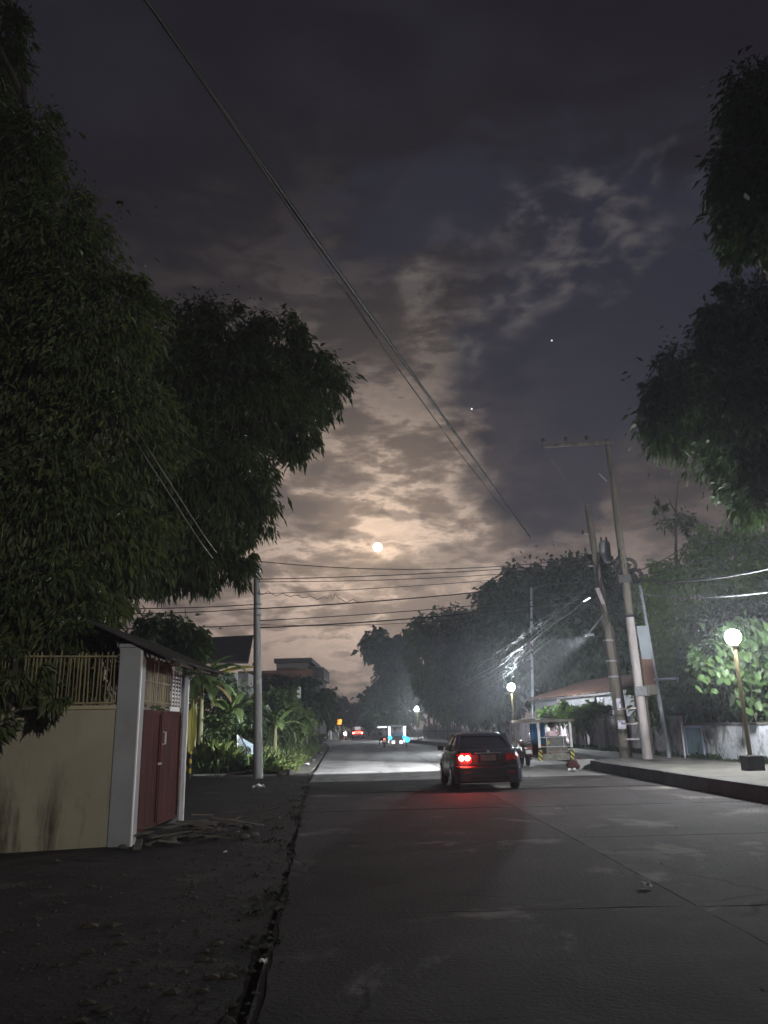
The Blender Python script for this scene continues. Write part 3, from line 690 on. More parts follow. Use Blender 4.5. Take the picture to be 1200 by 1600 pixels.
# ---------------------------------------------------------------- broad-leaved climber round the near lamp
def heart_mesh(name, m, curl):
    N = 12; vs = [(0, 0, 0)]; fs = []
    for k in range(N):
        a = -math.pi + 2 * math.pi * k / N
        r = 0.5 * (1 - 0.28 * math.cos(a) * 0 + 0.0)
        # heart: notch at the stalk (+y back), pointed tip at -y
        x = 0.46 * math.sin(a) * (1.0 if abs(a) < 1.6 else 0.95); yv = 0.10 - 0.50 * math.cos(a) + (0.20 * abs(math.sin(a)) if math.cos(a) < 0 else 0) - (0.16 if k == N // 2 else 0)
        yv = -yv if False else yv
        if abs(abs(a) - math.pi) < 0.01: yv = 0.34
        vs.append((x, -yv + 0.34 if False else yv - 0.34, -curl * (x * x) * 1.6 - curl * 0.5 * (yv - .1) ** 2))
    vs[0] = (0, -0.30, 0.03)
    for k in range(N): fs.append((0, 1 + k, 1 + (k + 1) % N))
    me = bpy.data.meshes.new(name); me.from_pydata(vs, [], fs); me.polygons.foreach_set('use_smooth', [True] * len(fs)); me.materials.append(m); me.update(); return me
HEARTS = [heart_mesh('leaf', LM_broad, c) for c in (0.25, 0.55, 0.85)]
cb = PG(1120, 1185, .31); cb = Vector((11.75, 24.4, .31))
cl = thing('climbing_plant', 'climber with big pale green heart-shaped leaves around the nearest lamp', 'climber', tuple(cb))
mb = MB()
for e in ((1100, 1060), (1130, 1010), (1175, 975), (1195, 1040), (1150, 1075), (1165, 1095)):
    q = P(*e, 24.2); mb.tube([cb, cb.lerp(q, .5) + Vector((.3, .2, .5)), q], [.03, .022, .01], 6)
mb.build('stem', M_bark, cl)
B, Dd, Ls, Ws = lobe_leaves([LB(1130, 1040, 24.8, 42, 40, dy=.6), LB(1175, 1040, 24.8, 40, 70, dy=.6), LB(1190, 1100, 24.6, 22, 30, dy=.4)], 5200, .17, .065, .8, per=40)
o = bpy.data.objects.new('foliage', leaves_mesh('foliage', B, Dd, Ls, Ws, LM_broad, cb)); COL.objects.link(o); o.parent = cl; tag(o, kind='stuff')
hl = []
for cx, cy_, sx, sy, k in ((1120, 1050, 26, 22, 46), (1150, 1020, 34, 34, 62), (1180, 1060, 24, 36, 62), (1185, 985, 22, 26, 44), (1130, 985, 24, 20, 26), (1165, 1098, 14, 9, 12), (1140, 1045, 30, 24, 34), (1195, 1110, 9, 20, 10), (1100, 1052, 12, 14, 10)):
    for _ in range(k):
        q = P(random.gauss(cx, sx * .62), random.gauss(cy_, sy * .62), random.uniform(23.3, 25.2))
        hl.append(q)
for i, q in enumerate(hl):
    o = bpy.data.objects.new('leaf', HEARTS[i % 3]); COL.objects.link(o); o.parent = cl; o.location = q - cb
    s = random.uniform(.15, .30); o.scale = (s, s * random.uniform(.95, 1.25), s)
    o.rotation_euler = (rad(random.uniform(25, 95)), rad(random.uniform(-30, 30)), rad(random.uniform(-70, 70)))
# ================================================================ left corner: wall, pillars, gate, roof
M_steel0 = mat('bolt_steel', (.20, .19, .18), (.10, .08, .07), 12, .6)
M_cream = mat('cream_wall', (0.36, 0.325, 0.215), (0.30, 0.275, 0.18), 0.8, 0.9, 0.25, 18, c3=(0.17, 0.15, 0.105), s3=0.9, t3=(0.54, 0.78))
M_pillar = mat('pillar_paint', (0.30, 0.305, 0.335), (0.235, 0.24, 0.262), 1.2, 0.85, 0.2, 20, c3=(0.22, 0.21, 0.2), s3=1.1, t3=(0.56, 0.8))
M_gate = mat('maroon_gate', (0.080, 0.019, 0.013), (0.045, 0.013, 0.010), 2.0, 0.85, 0.12, 8, (3, 3, .6), spec=.12, c3=(0.028, .014, .011), s3=2.4, t3=(.48, .66))
M_bamboo = mat('bamboo', (0.24, 0.20, 0.11), (0.13, 0.11, 0.065), 3, 0.8, 0.3, 12, (2, 2, .5), island=.35)
M_rust = mat('rusty_sheet', (0.10, 0.055, 0.04), (0.17, 0.08, 0.05), 1.2, 0.85, 0.3, 12, c3=(.06, .05, .05), s3=.8)
M_darkroof = mat('dark_sheet', (0.035, 0.034, 0.036), (0.06, 0.055, 0.055), 1.0, 0.7, 0.2, 9)
M_white = mat('white_paint', (0.72, 0.72, 0.72), (0.60, 0.60, 0.61), 2, 0.6, 0.1, 14)
wa, wb = Vector((-14.0, 9.6, 0)), Vector((-4.22, 12.35, 0))   # cream wall runs left from the pillar, slightly toward us
def stain_wall_mat():
    m = bpy.data.materials.new('stained_cream_wall'); m.use_nodes = True
    t = m.node_tree; n = NT(t); b = t.nodes['Principled BSDF']; b.inputs['Roughness'].default_value = .9
    o = t.nodes.new('ShaderNodeTexCoord').outputs['Object']
    base = n.mix(n.smooth(n.noise(o, .8, 5), .3, .7), (0.30, 0.278, 0.215), (0.245, 0.226, 0.175))
    run = n.smooth(n.noise(n.mapping(o, (1.7, 1.7, .28)), 1.6, 7, .65, .3), .46, .66)     # damp runs down the plaster
    sep = t.nodes.new('ShaderNodeSeparateXYZ'); n.link(o, sep.inputs[0])
    lowf = n.smooth(sep.outputs[2], 1.5, .15)
    base = n.mix(n.math('MULTIPLY', run, n.math('ADD', n.math('MULTIPLY', lowf, .95), .16)), base, (0.060, 0.050, 0.036))
    base = n.mix(n.math('MULTIPLY', n.smooth(n.noise(o, 2.2, 6, .7), .55, .75), lowf), base, (0.16, 0.10, 0.06))
    n.put(b.inputs['Base Color'], base)
    bn = t.nodes.new('ShaderNodeBump'); bn.inputs['Strength'].default_value = .3; bn.inputs['Distance'].default_value = .02
    n.link(n.noise(o, 16, 8, .65), bn.inputs['Height']); n.link(bn.outputs[0], b.inputs['Normal']); return m
M_stain = stain_wall_mat()
ang = math.atan2(wb.y - wa.y, wb.x - wa.x); wu = Vector((math.cos(ang), math.sin(ang), 0)); wn_ = Vector((math.sin(ang), -math.cos(ang), 0))
cw = thing('boundary_wall', 'stained cream plaster wall in the left foreground beside the gate', 'wall', tuple(wb))
L = (wb - wa).length; WH = 1.98
MB().box((wa + wb) / 2 + Vector((0, .09, WH / 2 - .06)), (L, .18, WH + .12), ang).build('plaster_wall', M_stain, cw, .012)
MB().box((wa + wb) / 2 + Vector((0, .09, WH + .03)), (L, .24, .06), ang).build('coping', M_cream, cw, .01)
bf = thing('bamboo_fence', 'thin upright bamboo slats standing on top of the cream wall', 'fence', tuple(wb + Vector((0, .2, WH))))
x = 0.08
while x < 4.2:
    p = wb - wu * x + Vector((0, .16, WH + .05)); h = .82 + random.uniform(-.05, .03)
    ob = MB().tube([p, p + Vector((random.uniform(-.02, .02), 0, h))], random.uniform(.009, .015), 5).build('bamboo_slat', M_bamboo, bf)
    x += random.uniform(.042, .07)
for z in (.10, .82):
    MB().tube([wb - wu * .02 + Vector((0, .135, WH + z)), wb - wu * 4.3 + Vector((0, .135, WH + z))], .018, 6).build('rail', M_bamboo, bf)
gp = Vector((-4.06, 12.45, 0))
def pillar(name, label, c, w, d, h, m):
    t = thing(name, label, 'pillar', tuple(c), 'pillars of the maroon gate')
    MB().box(c + Vector((0, 0, h / 2 - .05)), (w, d, h + .1)).build('shaft', m, t, .012)
    MB().box(c + Vector((0, 0, h + .03)), (w + .03, d + .03, .06)).build('cap', m, t, .01)
    return t
p1 = pillar('gate_pillar', 'pale blue-grey corner pillar where the cream wall meets the gate', gp, .34, .30, 2.92, M_pillar)
MB().box(gp + Vector((.181, -.135, 1.42)), (.022, .05, 2.9)).build('corner_highlight', M_white, p1)  # white strip paints in the lamplight along the pillar edge
gq = Vector((-4.06, 15.35, 0))
p2 = pillar('gate_pillar', 'narrow white pillar at the far end of the maroon gate', gq, .26, .26, 2.62, M_pillar)
MB().box(gq + Vector((.141, .10, 1.3)), (.022, .06, 2.6)).build('corner_highlight', M_white, p2)  # bright edge painted on the far pillar too
gt = thing('metal_gate', 'maroon sheet metal double gate between two pale pillars', 'gate', (-4.02, 13.9, 0))
gx = -4.0
for k, (y0, y1) in enumerate(((12.62, 13.86), (13.89, 15.2))):
    lf = MB().box((gx, (y0 + y1) / 2, 1.04), (.04, y1 - y0, 1.88)).build('gate_leaf', M_gate, gt, .006)
    for z in (.14, 1.94): MB().box((gx + .030, (y0 + y1) / 2, z), (.018, y1 - y0 - .02, .05)).build('rail', M_gate, lf, .004)
    for y in (y0 + .035, y1 - .035): MB().box((gx + .031, y, 1.04), (.020, .05, 1.84)).build('stile', M_gate, lf, .004)
    for j in range(1, 4):
        yv = lerp(y0, y1, j / 4); MB().box((gx + .0215, yv, .92), (.005, .02, 1.44)).build('rib', M_gate, lf)
    for j in range(5): MB().box((gx + .024, (y0 + y1) / 2, 1.68 + j * .05), (.010, y1 - y0 - .12, .018)).build('louvre', M_gate, lf)
for y in (12.66, 15.16):
    for z in (.35, 1.05, 1.75): MB().tube([(gx + .045, y, z - .06), (gx + .045, y, z + .06)], .018, 8).build('hinge', M_bark, gt)
MB().box((gx + .042, 13.86, 1.10), (.02, .22, .04)).build('bolt', M_steel0, gt)
hd = MB().tube([(gx + .06, 13.95, 1.42), (gx + .10, 13.95, 1.42), (gx + .10, 13.95, 1.62), (gx + .06, 13.95, 1.62)], .014, 6).build('handle', M_white, gt)
# woven screen and white lattice over the gate
sc_ = thing('bamboo_screen', 'brown woven bamboo screen above the maroon gate', 'screen', (-4.05, 13.7, 2.05))
y = 12.66
while y < 14.55:
    MB().box((-4.05 + random.uniform(-.012, .012), y, 2.46 + random.uniform(-.02, .02)), (.012, .036, .78)).build('bamboo_slat', M_bamboo, sc_); y += random.uniform(.040, .055)
for z in (2.12, 2.45, 2.78): MB().box((-4.03, 13.6, z), (.02, 1.95, .03)).build('rail', M_bamboo, sc_)
lt = thing('lattice_panel', 'white lattice panel beside the bamboo screen above the gate', 'lattice', (-4.03, 14.9, 2.05))
for j in range(9): MB().box((-4.02, 14.88, 2.12 + j * .07), (.02, .62, .035)).build('slat', M_white, lt)
for yv in (14.58, 14.78, 14.98, 15.18): MB().box((-3.998, yv, 2.40), (.022, .03, .66)).build('upright', M_white, lt)
MB().box((-4.02, 14.88, 2.03), (.03, .64, .08)).build('sill', M_white, lt)
# lean-to roof over the gate
rf = thing('gate_roof', 'dark corrugated roof sloping down over the gate', 'roof', (-4.1, 14.0, 2.7))
RA, RB_ = Vector((-4.75, 0, 3.36)), Vector((-3.36, 0, 2.72))
for j in range(4):
    y0 = 12.2 + j * .95; mb = MB(); n = 22; vs = []
    for k in range(n + 1):
        yv = y0 + 1.0 * k / n; zc = .016 * math.cos(2 * math.pi * k / 2) * (1 if k % 2 == 0 else 1)
        zc = .02 * (1 if k % 2 else -1)
        for e in (RA, RB_): vs.append((e.x + (.02 * (j % 2) if e is RB_ else 0), yv, e.z + zc + .004 * j)); 
        for e in (RA, RB_): vs.append((e.x + (.02 * (j % 2) if e is RB_ else 0), yv, e.z + zc + .004 * j - .008))
    fs = []
    for k in range(n):
        a, b = k * 4, k * 4 + 4
        fs += [(a, a + 1, b + 1, b), (a + 2, b + 2, b + 3, a + 3), (a + 1, a + 3, b + 3, b + 1), (a, b, b + 2, a + 2)]
    mb.add(vs, fs).build('roof_sheet', M_darkroof, rf)
for yv in (12.5, 13.9, 15.3): MB().beam((RA.x, yv, RA.z - .07), (RB_.x + .05, yv, RB_.z - .07), .05, .08).build('rafter', M_bark, rf)
MB().beam((-3.46, 12.2, 2.70), (-3.46, 15.9, 2.70), .05, .06).build('purlin', M_bark, rf)
# heap of broken boards and fronds in front of the gate
hp = thing('debris_heap', 'heap of dry palm fronds and broken boards at the foot of the gate', 'debris', (-3.2, 13.2, 0))
M_wood = mat('weathered_wood', (0.11, 0.095, 0.08), (0.055, 0.047, 0.04), 4, .9, .5, 16, (1, 1, 1))
for j in range(44):
    c = Vector((random.gauss(-3.3, .36), random.gauss(13.2, .75), .05 + random.random() * .16))
    R3 = Matrix.Rotation(random.gauss(.35, .7), 3, 'Z') @ Matrix.Rotation(random.uniform(-.25, .25), 3, 'Y')
    MB().box(c, (random.uniform(.15, .75), random.uniform(.03, .16), random.uniform(.01, .03)), R3).build('broken_board', M_wood, hp)
for j in range(10):
    c = Vector((random.gauss(-2.9, .5), random.gauss(13.0, .6), .02)); a = random.uniform(0, 6.28); s = random.uniform(.03, .08)
    MB().sphere(c + Vector((0, 0, s * .4)), s, 7, 5, (1.2, .9, .6)).build('rubble_stone', M_walk, hp)

# house behind the wall with a lit window glinting through the leaves
hh_ = thing('neighbour_house', 'dark house behind the feathery tree with one white lit window', 'house', (-12.5, 24, 0))
MB().box((-14, 25, 1.6), (6.5, 5, 3.2)).build('wall', mat('grey_render', (.16, .155, .15), (.22, .21, .2), 1, .9), hh_)
MB().slab([(-17.7, 22.0, 3.1), (-10.4, 22.0, 3.1), (-10.4, 25.0, 4.4), (-17.7, 25.0, 4.4)], .05).build('roof', M_darkroof, hh_)
wq = P(30, 1085, 22.42)
wf = MB().box((wq.x, 22.46, wq.z), (1.0, .06, .8)).build('window', M_white, hh_)
MB().box((wq.x, 22.42, wq.z), (.86, .03, .66)).build('pane', emat('lit_window', (.9, .95, 1), 6), wf)

# ---------------------------------------------------------------- bollard, board, litter
def striped(c1, c2, freq, name, axis):
    if name in MATS: return MATS[name]
    m = bpy.data.materials.new(name); m.use_nodes = True; t = m.node_tree; n = NT(t)
    o = t.nodes.new('ShaderNodeTexCoord').outputs['Object']
    s = n.math('GREATER_THAN', n.math('SINE', n.math('MULTIPLY', n.vmath('DOT_PRODUCT', o, axis), freq)), 0)
    col = n.mix(s, c1, c2); n.put(t.nodes['Principled BSDF'].inputs['Base Color'], n.mix(n.smooth(n.noise(o, 9, 4), .5, .8, 0, .4), col, (.2, .18, .14)))
    t.nodes['Principled BSDF'].inputs['Roughness'].default_value = .55; MATS[name] = m; return m
bl = PG(296, 1216)
bo = thing('bollard', 'slim yellow and black striped bollard at the side street edge', 'bollard', tuple(bl))
MB().tube([bl + Vector((0, 0, -.05)), bl + Vector((0, 0, .92))], .055, 12).build('post', striped((.55, .40, .02), (.012, .012, .012), 2 * math.pi / .34, 'hazard_bands', (0, 0, 1)), bo)
MB().sphere(bl + Vector((0, 0, .92)), .055, 12, 8, (1, 1, .5)).build('cap', mat('yellow_paint', (.55, .40, .02), (.45, .33, .03), 4, .5), bo)
b2 = PG(275, 1216); b2.x = P(274, 1210, 28).x
y2 = single('bollard', MB().tube([(b2.x, 28.2, -.05), (b2.x, 28.2, .55)], .05, 10), MATS['yellow_paint'], 'plain yellow post just past the far gate pillar', 'bollard', (b2.x, 28.2, 0))
sb = P(385, 1190, 32.5)
bd = thing('broken_board', 'pale blue-white board leaning in the weeds left of the concrete pole', 'board', (sb.x, 32.5, 0))
M_blueboard = mat('pale_blue_board', (.38, .47, .55), (.28, .36, .43), 2, .6, .1)
pts = [P(372, 1150, 32.4), P(376, 1186, 32.2), P(398, 1196, 32.2), P(398, 1165, 32.5)]
MB().slab([pts[0], pts[1], pts[2], pts[3]], .025).build('panel', M_blueboard, bd)
MB().tube([P(374, 1148, 32.0), P(397, 1191, 31.9)], .03, 6).build('brace', M_darkroof, bd)
MB().beam(P(372, 1192, 32.1), P(371, 1148, 32.2), .05).build('leg', M_white, bd)
sk = thing('plank', 'pale loose plank lying on the side street edge by the pole', 'plank', tuple(PG(345, 1212)))
MB().box(PG(335, 1212) + Vector((0, .3, .03)), (1.7, .16, .05), .14).build('board', M_white, sk)
single('plank', MB().box(PG(370, 1212) + Vector((0, .3, .10)), (1.4, .12, .04), Matrix.Rotation(.3, 3, 'Z') @ Matrix.Rotation(-.12, 3, 'Y')), M_wood, 'brown loose plank leaning against the pole foot', 'plank', tuple(PG(370, 1212)))
def rock(c, s, sc=(1.2, .95, .7)):
    mb = MB().sphere((0, 0, 0), s, 9, 6, sc); c = Vector(c)
    ph = [random.uniform(0, 6) for _ in range(3)]
    mb.v = [tuple(c + Vector(p) * (1 + .22 * math.sin(p[0] / s * 3 + ph[0]) * math.sin(p[1] / s * 3.4 + ph[1]) + random.uniform(-.12, .12))) for p in mb.v]
    mb.sm = [False] * len(mb.f); return mb
def paper(px, py, s, label):
    c = PG(px, py, 0.0); mb = MB(); n = 5; vs = []
    for i in range(n):
        for j in range(n): vs.append(c + Vector(((i / 4 - .5) * s, (j / 4 - .5) * s * 1.2, .02 + random.random() * s * .5)))
    mb.add(vs, [(i * n + j, i * n + j + 1, (i + 1) * n + j + 1, (i + 1) * n + j) for i in range(n - 1) for j in range(n - 1)])
    mb.add([v + Vector((0, 0, -.006)) for v in vs], [(i * n + j, (i + 1) * n + j, (i + 1) * n + j + 1, i * n + j + 1) for i in range(n - 1) for j in range(n - 1)])
    single('litter', mb, M_white, label, 'litter', tuple(c), 'scraps of white litter beside the road')
paper(404, 1234, .32, 'crumpled white paper on the dark ground in front of the pole')
paper(480, 1196, .22, 'white scrap beside the crack at the road edge')
paper(412, 1508, .05, 'tiny white scrap in the near road crack')
paper(1010, 1398 - 10, .0001 + .10, 'small pale scrap on the road right of the car')
paper(352, 1334, .05, 'tiny white scrap below the debris heap')
for i, (px, py, s) in enumerate(((440, 1213, .26), (452, 1211, .3), (500, 1178, .28), (488, 1190, .24), (478, 1194, .18))):
    c = PG(px, py, .0)
    o = rock(c + Vector((0, 0, s * .3)), s * .55).build('kerb_rubble', M_walk, None, 0, c)
    tag(o, ['low pale rubble lump at the foot of the concrete pole', 'pale rubble lump at the grass corner right of the pole', 'white stone farthest along the grass edge', 'white stone midway along the grass edge', 'small stone in the grass edge'][i], 'stone', 'stones along the grass edge')

# ---------------------------------------------------------------- left buildings
M_hwall = mat('pale_wall', (.24, .235, .23), (.18, .175, .17), 1, .9, .1)
M_brownroof = mat('brown_fascia', (.16, .075, .05), (.11, .055, .04), 1, .8, .2)
ha = thing('house', 'house with a tall dark roof behind the banana plants', 'house', (-10.5, 48, 0), 'houses beyond the left bank')
q = [P(300, 1037, 44), P(388, 1037, 44), P(396, 995, 50), P(300, 1000, 50)]
MB().slab(q, .12).build('roof', M_darkroof, ha)
c0, c1 = P(335, 1050, 45.2), P(388, 1050, 45.2)
MB().box(((c0.x + c1.x) / 2, 47.7, 2.42), (c1.x - c0.x, 5.0, 4.8)).build('wall', M_hwall, ha)
MB().box((c1.x - .75, 45.17, 4.35), (.32, .1, .9)).build('drainpipe', M_white, ha)
wf = MB().box((c0.x + .7, 45.17, 4.0), (.9, .08, .9)).build('window', M_bark, ha)
MB().box((c0.x + .7, 45.13, 4.0), (.74, .03, .74)).build('pane', mat('night_glass', (.02, .025, .03), None, 1, .15), wf)
hb = thing('building', 'flat-roofed brown building right of the concrete pole', 'building', (-9.6, 64, 0), 'houses beyond the left bank')
def pbox(parent, name, m, x0, x1, yt, yb, y, dep, bev=0.0):
    a, b, c = P(x0, yt, y), P(x1, yt, y), P(x0, yb, y); zt = a.z; zb = c.z
    return MB().box(((a.x + b.x) / 2, y + dep / 2, (zt + zb) / 2), (b.x - a.x, dep, zt - zb)).build(name, m, parent, bev)
pbox(hb, 'upper_storey', mat('brown_render', (.10, .085, .08), (.14, .12, .11), 1, .9), 432, 480, 1036, 1050, 62, 7)
pbox(hb, 'roof_slab', M_darkroof, 428, 487, 1029, 1036, 61.4, 8.5, .03)
pbox(hb, 'fascia', M_brownroof, 372, 486, 1049, 1062, 60.5, 10)
pbox(hb, 'pale_ledge', M_hwall, 418, 433, 1058, 1061, 60.4, .2)  # thin ledge in the pale wall colour
pbox(hb, 'wall', MATS['brown_render'], 380, 500, 1062, 1150, 62, 6)
pbox(hb, 'side_roof', M_darkroof, 486, 506, 1043, 1062, 63, 6)
hc = thing('building', 'small pale rooftop tank tower farthest of the left buildings', 'building', (-8.5, 84, 0), 'houses beyond the left bank')
pbox(hc, 'wall', M_hwall, 485, 503, 1060, 1140, 84, 4)
pbox(hc, 'water_tank', MATS['brown_render'], 497, 503, 1044, 1058, 83, 2)
for xx_ in (496, 499.5, 504): MB().tube([P(xx_, 1062, 83), P(xx_, 1040, 83)], .05, 5).build('post', M_white, hc)
s1 = thing('sign', 'narrow white board sign standing in the left shrubs', 'sign', (P(467, 1120, 55).x, 55, 0))
pbox(s1, 'board', M_white, 464, 470, 1073, 1093, 54.5, .08)
MB().tube([P(465, 1092, 54.6), P(465, 1165, 54.6)], .04, 6).build('leg', M_bark, s1); MB().tube([P(469, 1092, 54.6), P(469, 1165, 54.6)], .04, 6).build('leg', M_bark, s1)

# ================================================================ right: walls and house
def rwall_mat(name, base, tint, dark, top=1.6):
    m = bpy.data.materials.new(name); m.use_nodes = True
    t = m.node_tree; n = NT(t); b = t.nodes['Principled BSDF']; b.inputs['Roughness'].default_value = .9
    o = t.nodes.new('ShaderNodeTexCoord').outputs['Object']
    c = n.mix(n.smooth(n.noise(n.mapping(o, (1, .55, .8)), 1.1, 5), .35, .65), base, tint)
    f1 = n.smooth(n.noise(n.mapping(o, (1.0, 1.0, .75)), 1.5, 9, .70, .5), .46, .62)
    f2 = n.smooth(n.noise(o, 6, 7, .7), .5, .66)
    c = n.mix(n.math('MULTIPLY', f1, .9), c, dark); c = n.mix(n.math('MULTIPLY', f2, .55), c, dark)
    n.put(b.inputs['Base Color'], c)
    bn = t.nodes.new('ShaderNodeBump'); bn.inputs['Strength'].default_value = .5; bn.inputs['Distance'].default_value = .02
    n.link(n.noise(o, 14, 8, .7), bn.inputs['Height']); n.link(bn.outputs[0], b.inputs['Normal']); return m
M_rw1 = rwall_mat('mouldy_wall', (.48, .48, .49), (.34, .36, .40), (.085, .085, .08))
M_rw2 = rwall_mat('faded_panel', (.40, .39, .43), (.34, .27, .31), (.16, .12, .135))
w0, w1, w2, w3 = Vector((11.95, 12, .31)), Vector((10.78, 29.3, .31)), Vector((10.15, 44.5, .31)), Vector((9.3, 62, .31))
rw = thing('boundary_wall', 'mould-stained grey concrete wall behind the nearest lamp', 'wall', tuple(w1))
def wallrun(t, a, b, h, d, m, name, k=1, z0=0.0):
    for j in range(k):
        p, q = a.lerp(b, j / k), a.lerp(b, (j + 1) / k); e = (q - p).normalized() * .006
        aa = math.atan2(q.y - p.y, q.x - p.x)
        MB().box((p + q) / 2 + Vector((0, 0, h / 2 + z0)), ((q - p).length - .012, d, h), aa).build(name, m, t, .01)
wallrun(rw, w0, w1, 1.10, .16, M_rw1, 'wall_panel', 4)
wallrun(rw, w0, w1, .08, .22, M_walk, 'coping', 3, 1.105)
# painted blue panel at the far end of that wall
e = (w1 - w0).normalized(); nrm = Vector((-e.y, e.x, 0))
c = w1 - e * .9 + nrm * .095
MB().box(c + Vector((0, 0, .62)), (1.3, .03, .95), math.atan2(e.y, e.x)).build('painted_panel', rwall_mat('blue_mural', (.14, .22, .34), (.10, .24, .20), (.05, .06, .08)), rw)
MB().box(w1 - e * .9 + nrm * .112 + Vector((0, 0, 1.06)), (1.4, .03, .09), math.atan2(e.y, e.x)).build('frame', mat('pale_blue_paint', (.30, .36, .52), (.24, .3, .45), 3, .7), rw)
for s in (-.66, .66): MB().box(w1 - e * (.9 + s) + nrm * .112 + Vector((0, 0, .55)), (.08, .03, .92), math.atan2(e.y, e.x)).build('frame', MATS['pale_blue_paint'], rw)
rv = thing('boundary_wall', 'long faded panel wall behind the parked tricycle and poles', 'wall', tuple(w2))
wallrun(rv, w1 + Vector((.02, .25, 0)), w2, 1.45, .12, M_rw2, 'wall_panel', 9)
wallrun(rv, w2, w3, 1.45, .12, M_rw2, 'wall_panel', 6)
wallrun(rv, w1 + Vector((.02, .25, 0)), w3, .07, .2, M_walk, 'coping', 1, 1.46)
for j in range(6):
    p = w1.lerp(w2, (j + .5) / 6) + Vector((-.12, 0, 0)); MB().box(p + Vector((0, 0, .78)), (.14, .14, 1.56)).build('post', M_bark if j % 2 else M_walk, rv, .01)

hr = thing('house', 'pale house with a rusty corrugated roof behind the right wall', 'house', (12.0, 50, 0))
fa, fb = Vector((10.3, 56, 0)), Vector((13.9, 41, 0)); fd = (fb - fa).normalized(); back = Vector((-fd.y, fd.x, 0)); 
if back.x < 0: back = -back
MB().box((fa + fb) / 2 + back * 2.5 + Vector((0, 0, 1.6)), ((fb - fa).length, 5, 3.2), math.atan2(fd.y, fd.x)).build('wall', mat('whitewash', (.15, .15, .16), (.11, .11, .12), .8, .9, .2, 10, c3=(.07, .066, .066), s3=.6), hr)
for k in range(10):
    p, q = fa.lerp(fb, k / 10 - .02), fa.lerp(fb, (k + 1) / 10 - .02)
    mb = MB(); vs = []; n = 14
    lo_ = 3.30 + .003 * (k % 2); hi_ = 4.55 + .003 * (k % 2)
    for j in range(n + 1):
        c = p.lerp(q, j / n); zc = .02 * (1 if j % 2 else -1)
        vs += [c - back * .5 + Vector((0, 0, lo_ + zc)), c + back * 4.2 + Vector((0, 0, hi_ + zc)), c - back * .5 + Vector((0, 0, lo_ + zc - .02)), c + back * 4.2 + Vector((0, 0, hi_ + zc - .02))]
    fs = []
    for j in range(n):
        a, b = 4 * j, 4 * j + 4; fs += [(a, b, b + 1, a + 1), (a + 2, a + 3, b + 3, b + 2), (a, a + 2, b + 2, b)]
    mb.add(vs, fs).build('roof_sheet', M_rust, hr)
MB().beam(fa - back * .46 + Vector((0, 0, 3.17)), fb - back * .46 + Vector((0, 0, 3.17)), .06, .12).build('fascia', M_darkroof, hr)
for u in (.16, .55):
    c = fa.lerp(fb, u) - back * .02 + Vector((0, 0, 2.35)); a_ = math.atan2(fd.y, fd.x)
    wf = MB().box(c, (2.2, .1, .85), a_).build('window', M_walk, hr)
    for s in (-.54, .54): MB().box(c + fd * s - back * .06, (.98, .03, .70), a_).build('pane', MATS['night_glass'], wf)
for u in (.3, .62, .9):
    c = fa.lerp(fb, u) - back * .42; MB().box(c + Vector((0, 0, 1.6)), (.12, .12, 3.1)).build('post', M_wood, hr)
# stake fence far right
sf = thing('stake_fence', 'row of pale upright wooden stakes beyond the unlit lamp', 'fence', (5.9, 84, .31))
for k in range(34):
    p = P(662 + k * 1.75 + random.uniform(-.4, .4), 1150, 90 - k * .35); p.z = .31
    h = random.uniform(1.2, 1.75); MB().box(p + Vector((0, 0, h / 2)), (.12, .05, h), random.uniform(-.2, .2)).build('stake', mat('pale_stake', (.30, .28, .27), (.20, .19, .185), 5, .9, island=.4), sf)
MB().beam(Vector(tuple(P(660, 1150, 90.2)[:2]) + (1.1,)), Vector(tuple(P(722, 1150, 78.2)[:2]) + (1.1,)), .06, .09).build('rail', M_wood, sf)
cs = P(748, 1128, 66)
mb = MB(); n = 8; vs = []
for i in range(n):
    for j in range(n):
        u, v = i / (n - 1), j / (n - 1); wv = .55 * (1 - .25 * (v > .8)) * (.55 + .45 * math.sin(math.pi * min(v * 1.1 + .15, 1)))
        vs.append(cs + Vector(((u - .5) * 1.15 * (wv / .55), .07 * math.sin(u * 11 + v * 2) + .04 * math.cos(v * 7), (v - .5) * 1.5)))
F_ = [(i * n + j, (i + 1) * n + j, (i + 1) * n + j + 1, i * n + j + 1) for i in range(n - 1) for j in range(n - 1)]
mb.add(vs, F_, True); mb.add([v + Vector((0, .02, 0)) for v in vs], [f[::-1] for f in F_], True)
single('cloth', mb, mat('pale_cloth', (.5, .52, .46), (.42, .44, .38), 3, .9), 'pale cloth hung beside the thick leaning trunk', 'cloth', tuple(cs))
MB_cp = MB().tube([(cs.x + .1, 66.1, .3), (cs.x + .1, 66.1, cs.z + .9)], .05, 6)
single('post', MB_cp, M_wood, 'rough post carrying the pale hanging cloth', 'post', (cs.x + .1, 66.1, .3))
for xx_, yy_, ll in ((716, 1158, 'white scrap on the kerb left of the car roof'), (728, 1147, 'pale litter heap at the tree foot above the car'), (657, 1160, 'white scrap on the far sidewalk near the third lamp')):
    c = P(xx_, yy_, 60 if xx_ > 700 else 82); c.z = .31
    mb = MB()
    for j in range(5): mb.sphere(c + Vector((random.uniform(-.3, .3), random.uniform(-.2, .2), .08 + .05 * random.random())), random.uniform(.08, .2), 7, 5, (1.4, 1, .6))
    o = mb.build('litter', M_white, None, 0, c); tag(o, ll, 'litter', 'scraps of white litter beside the road', 'stuff')

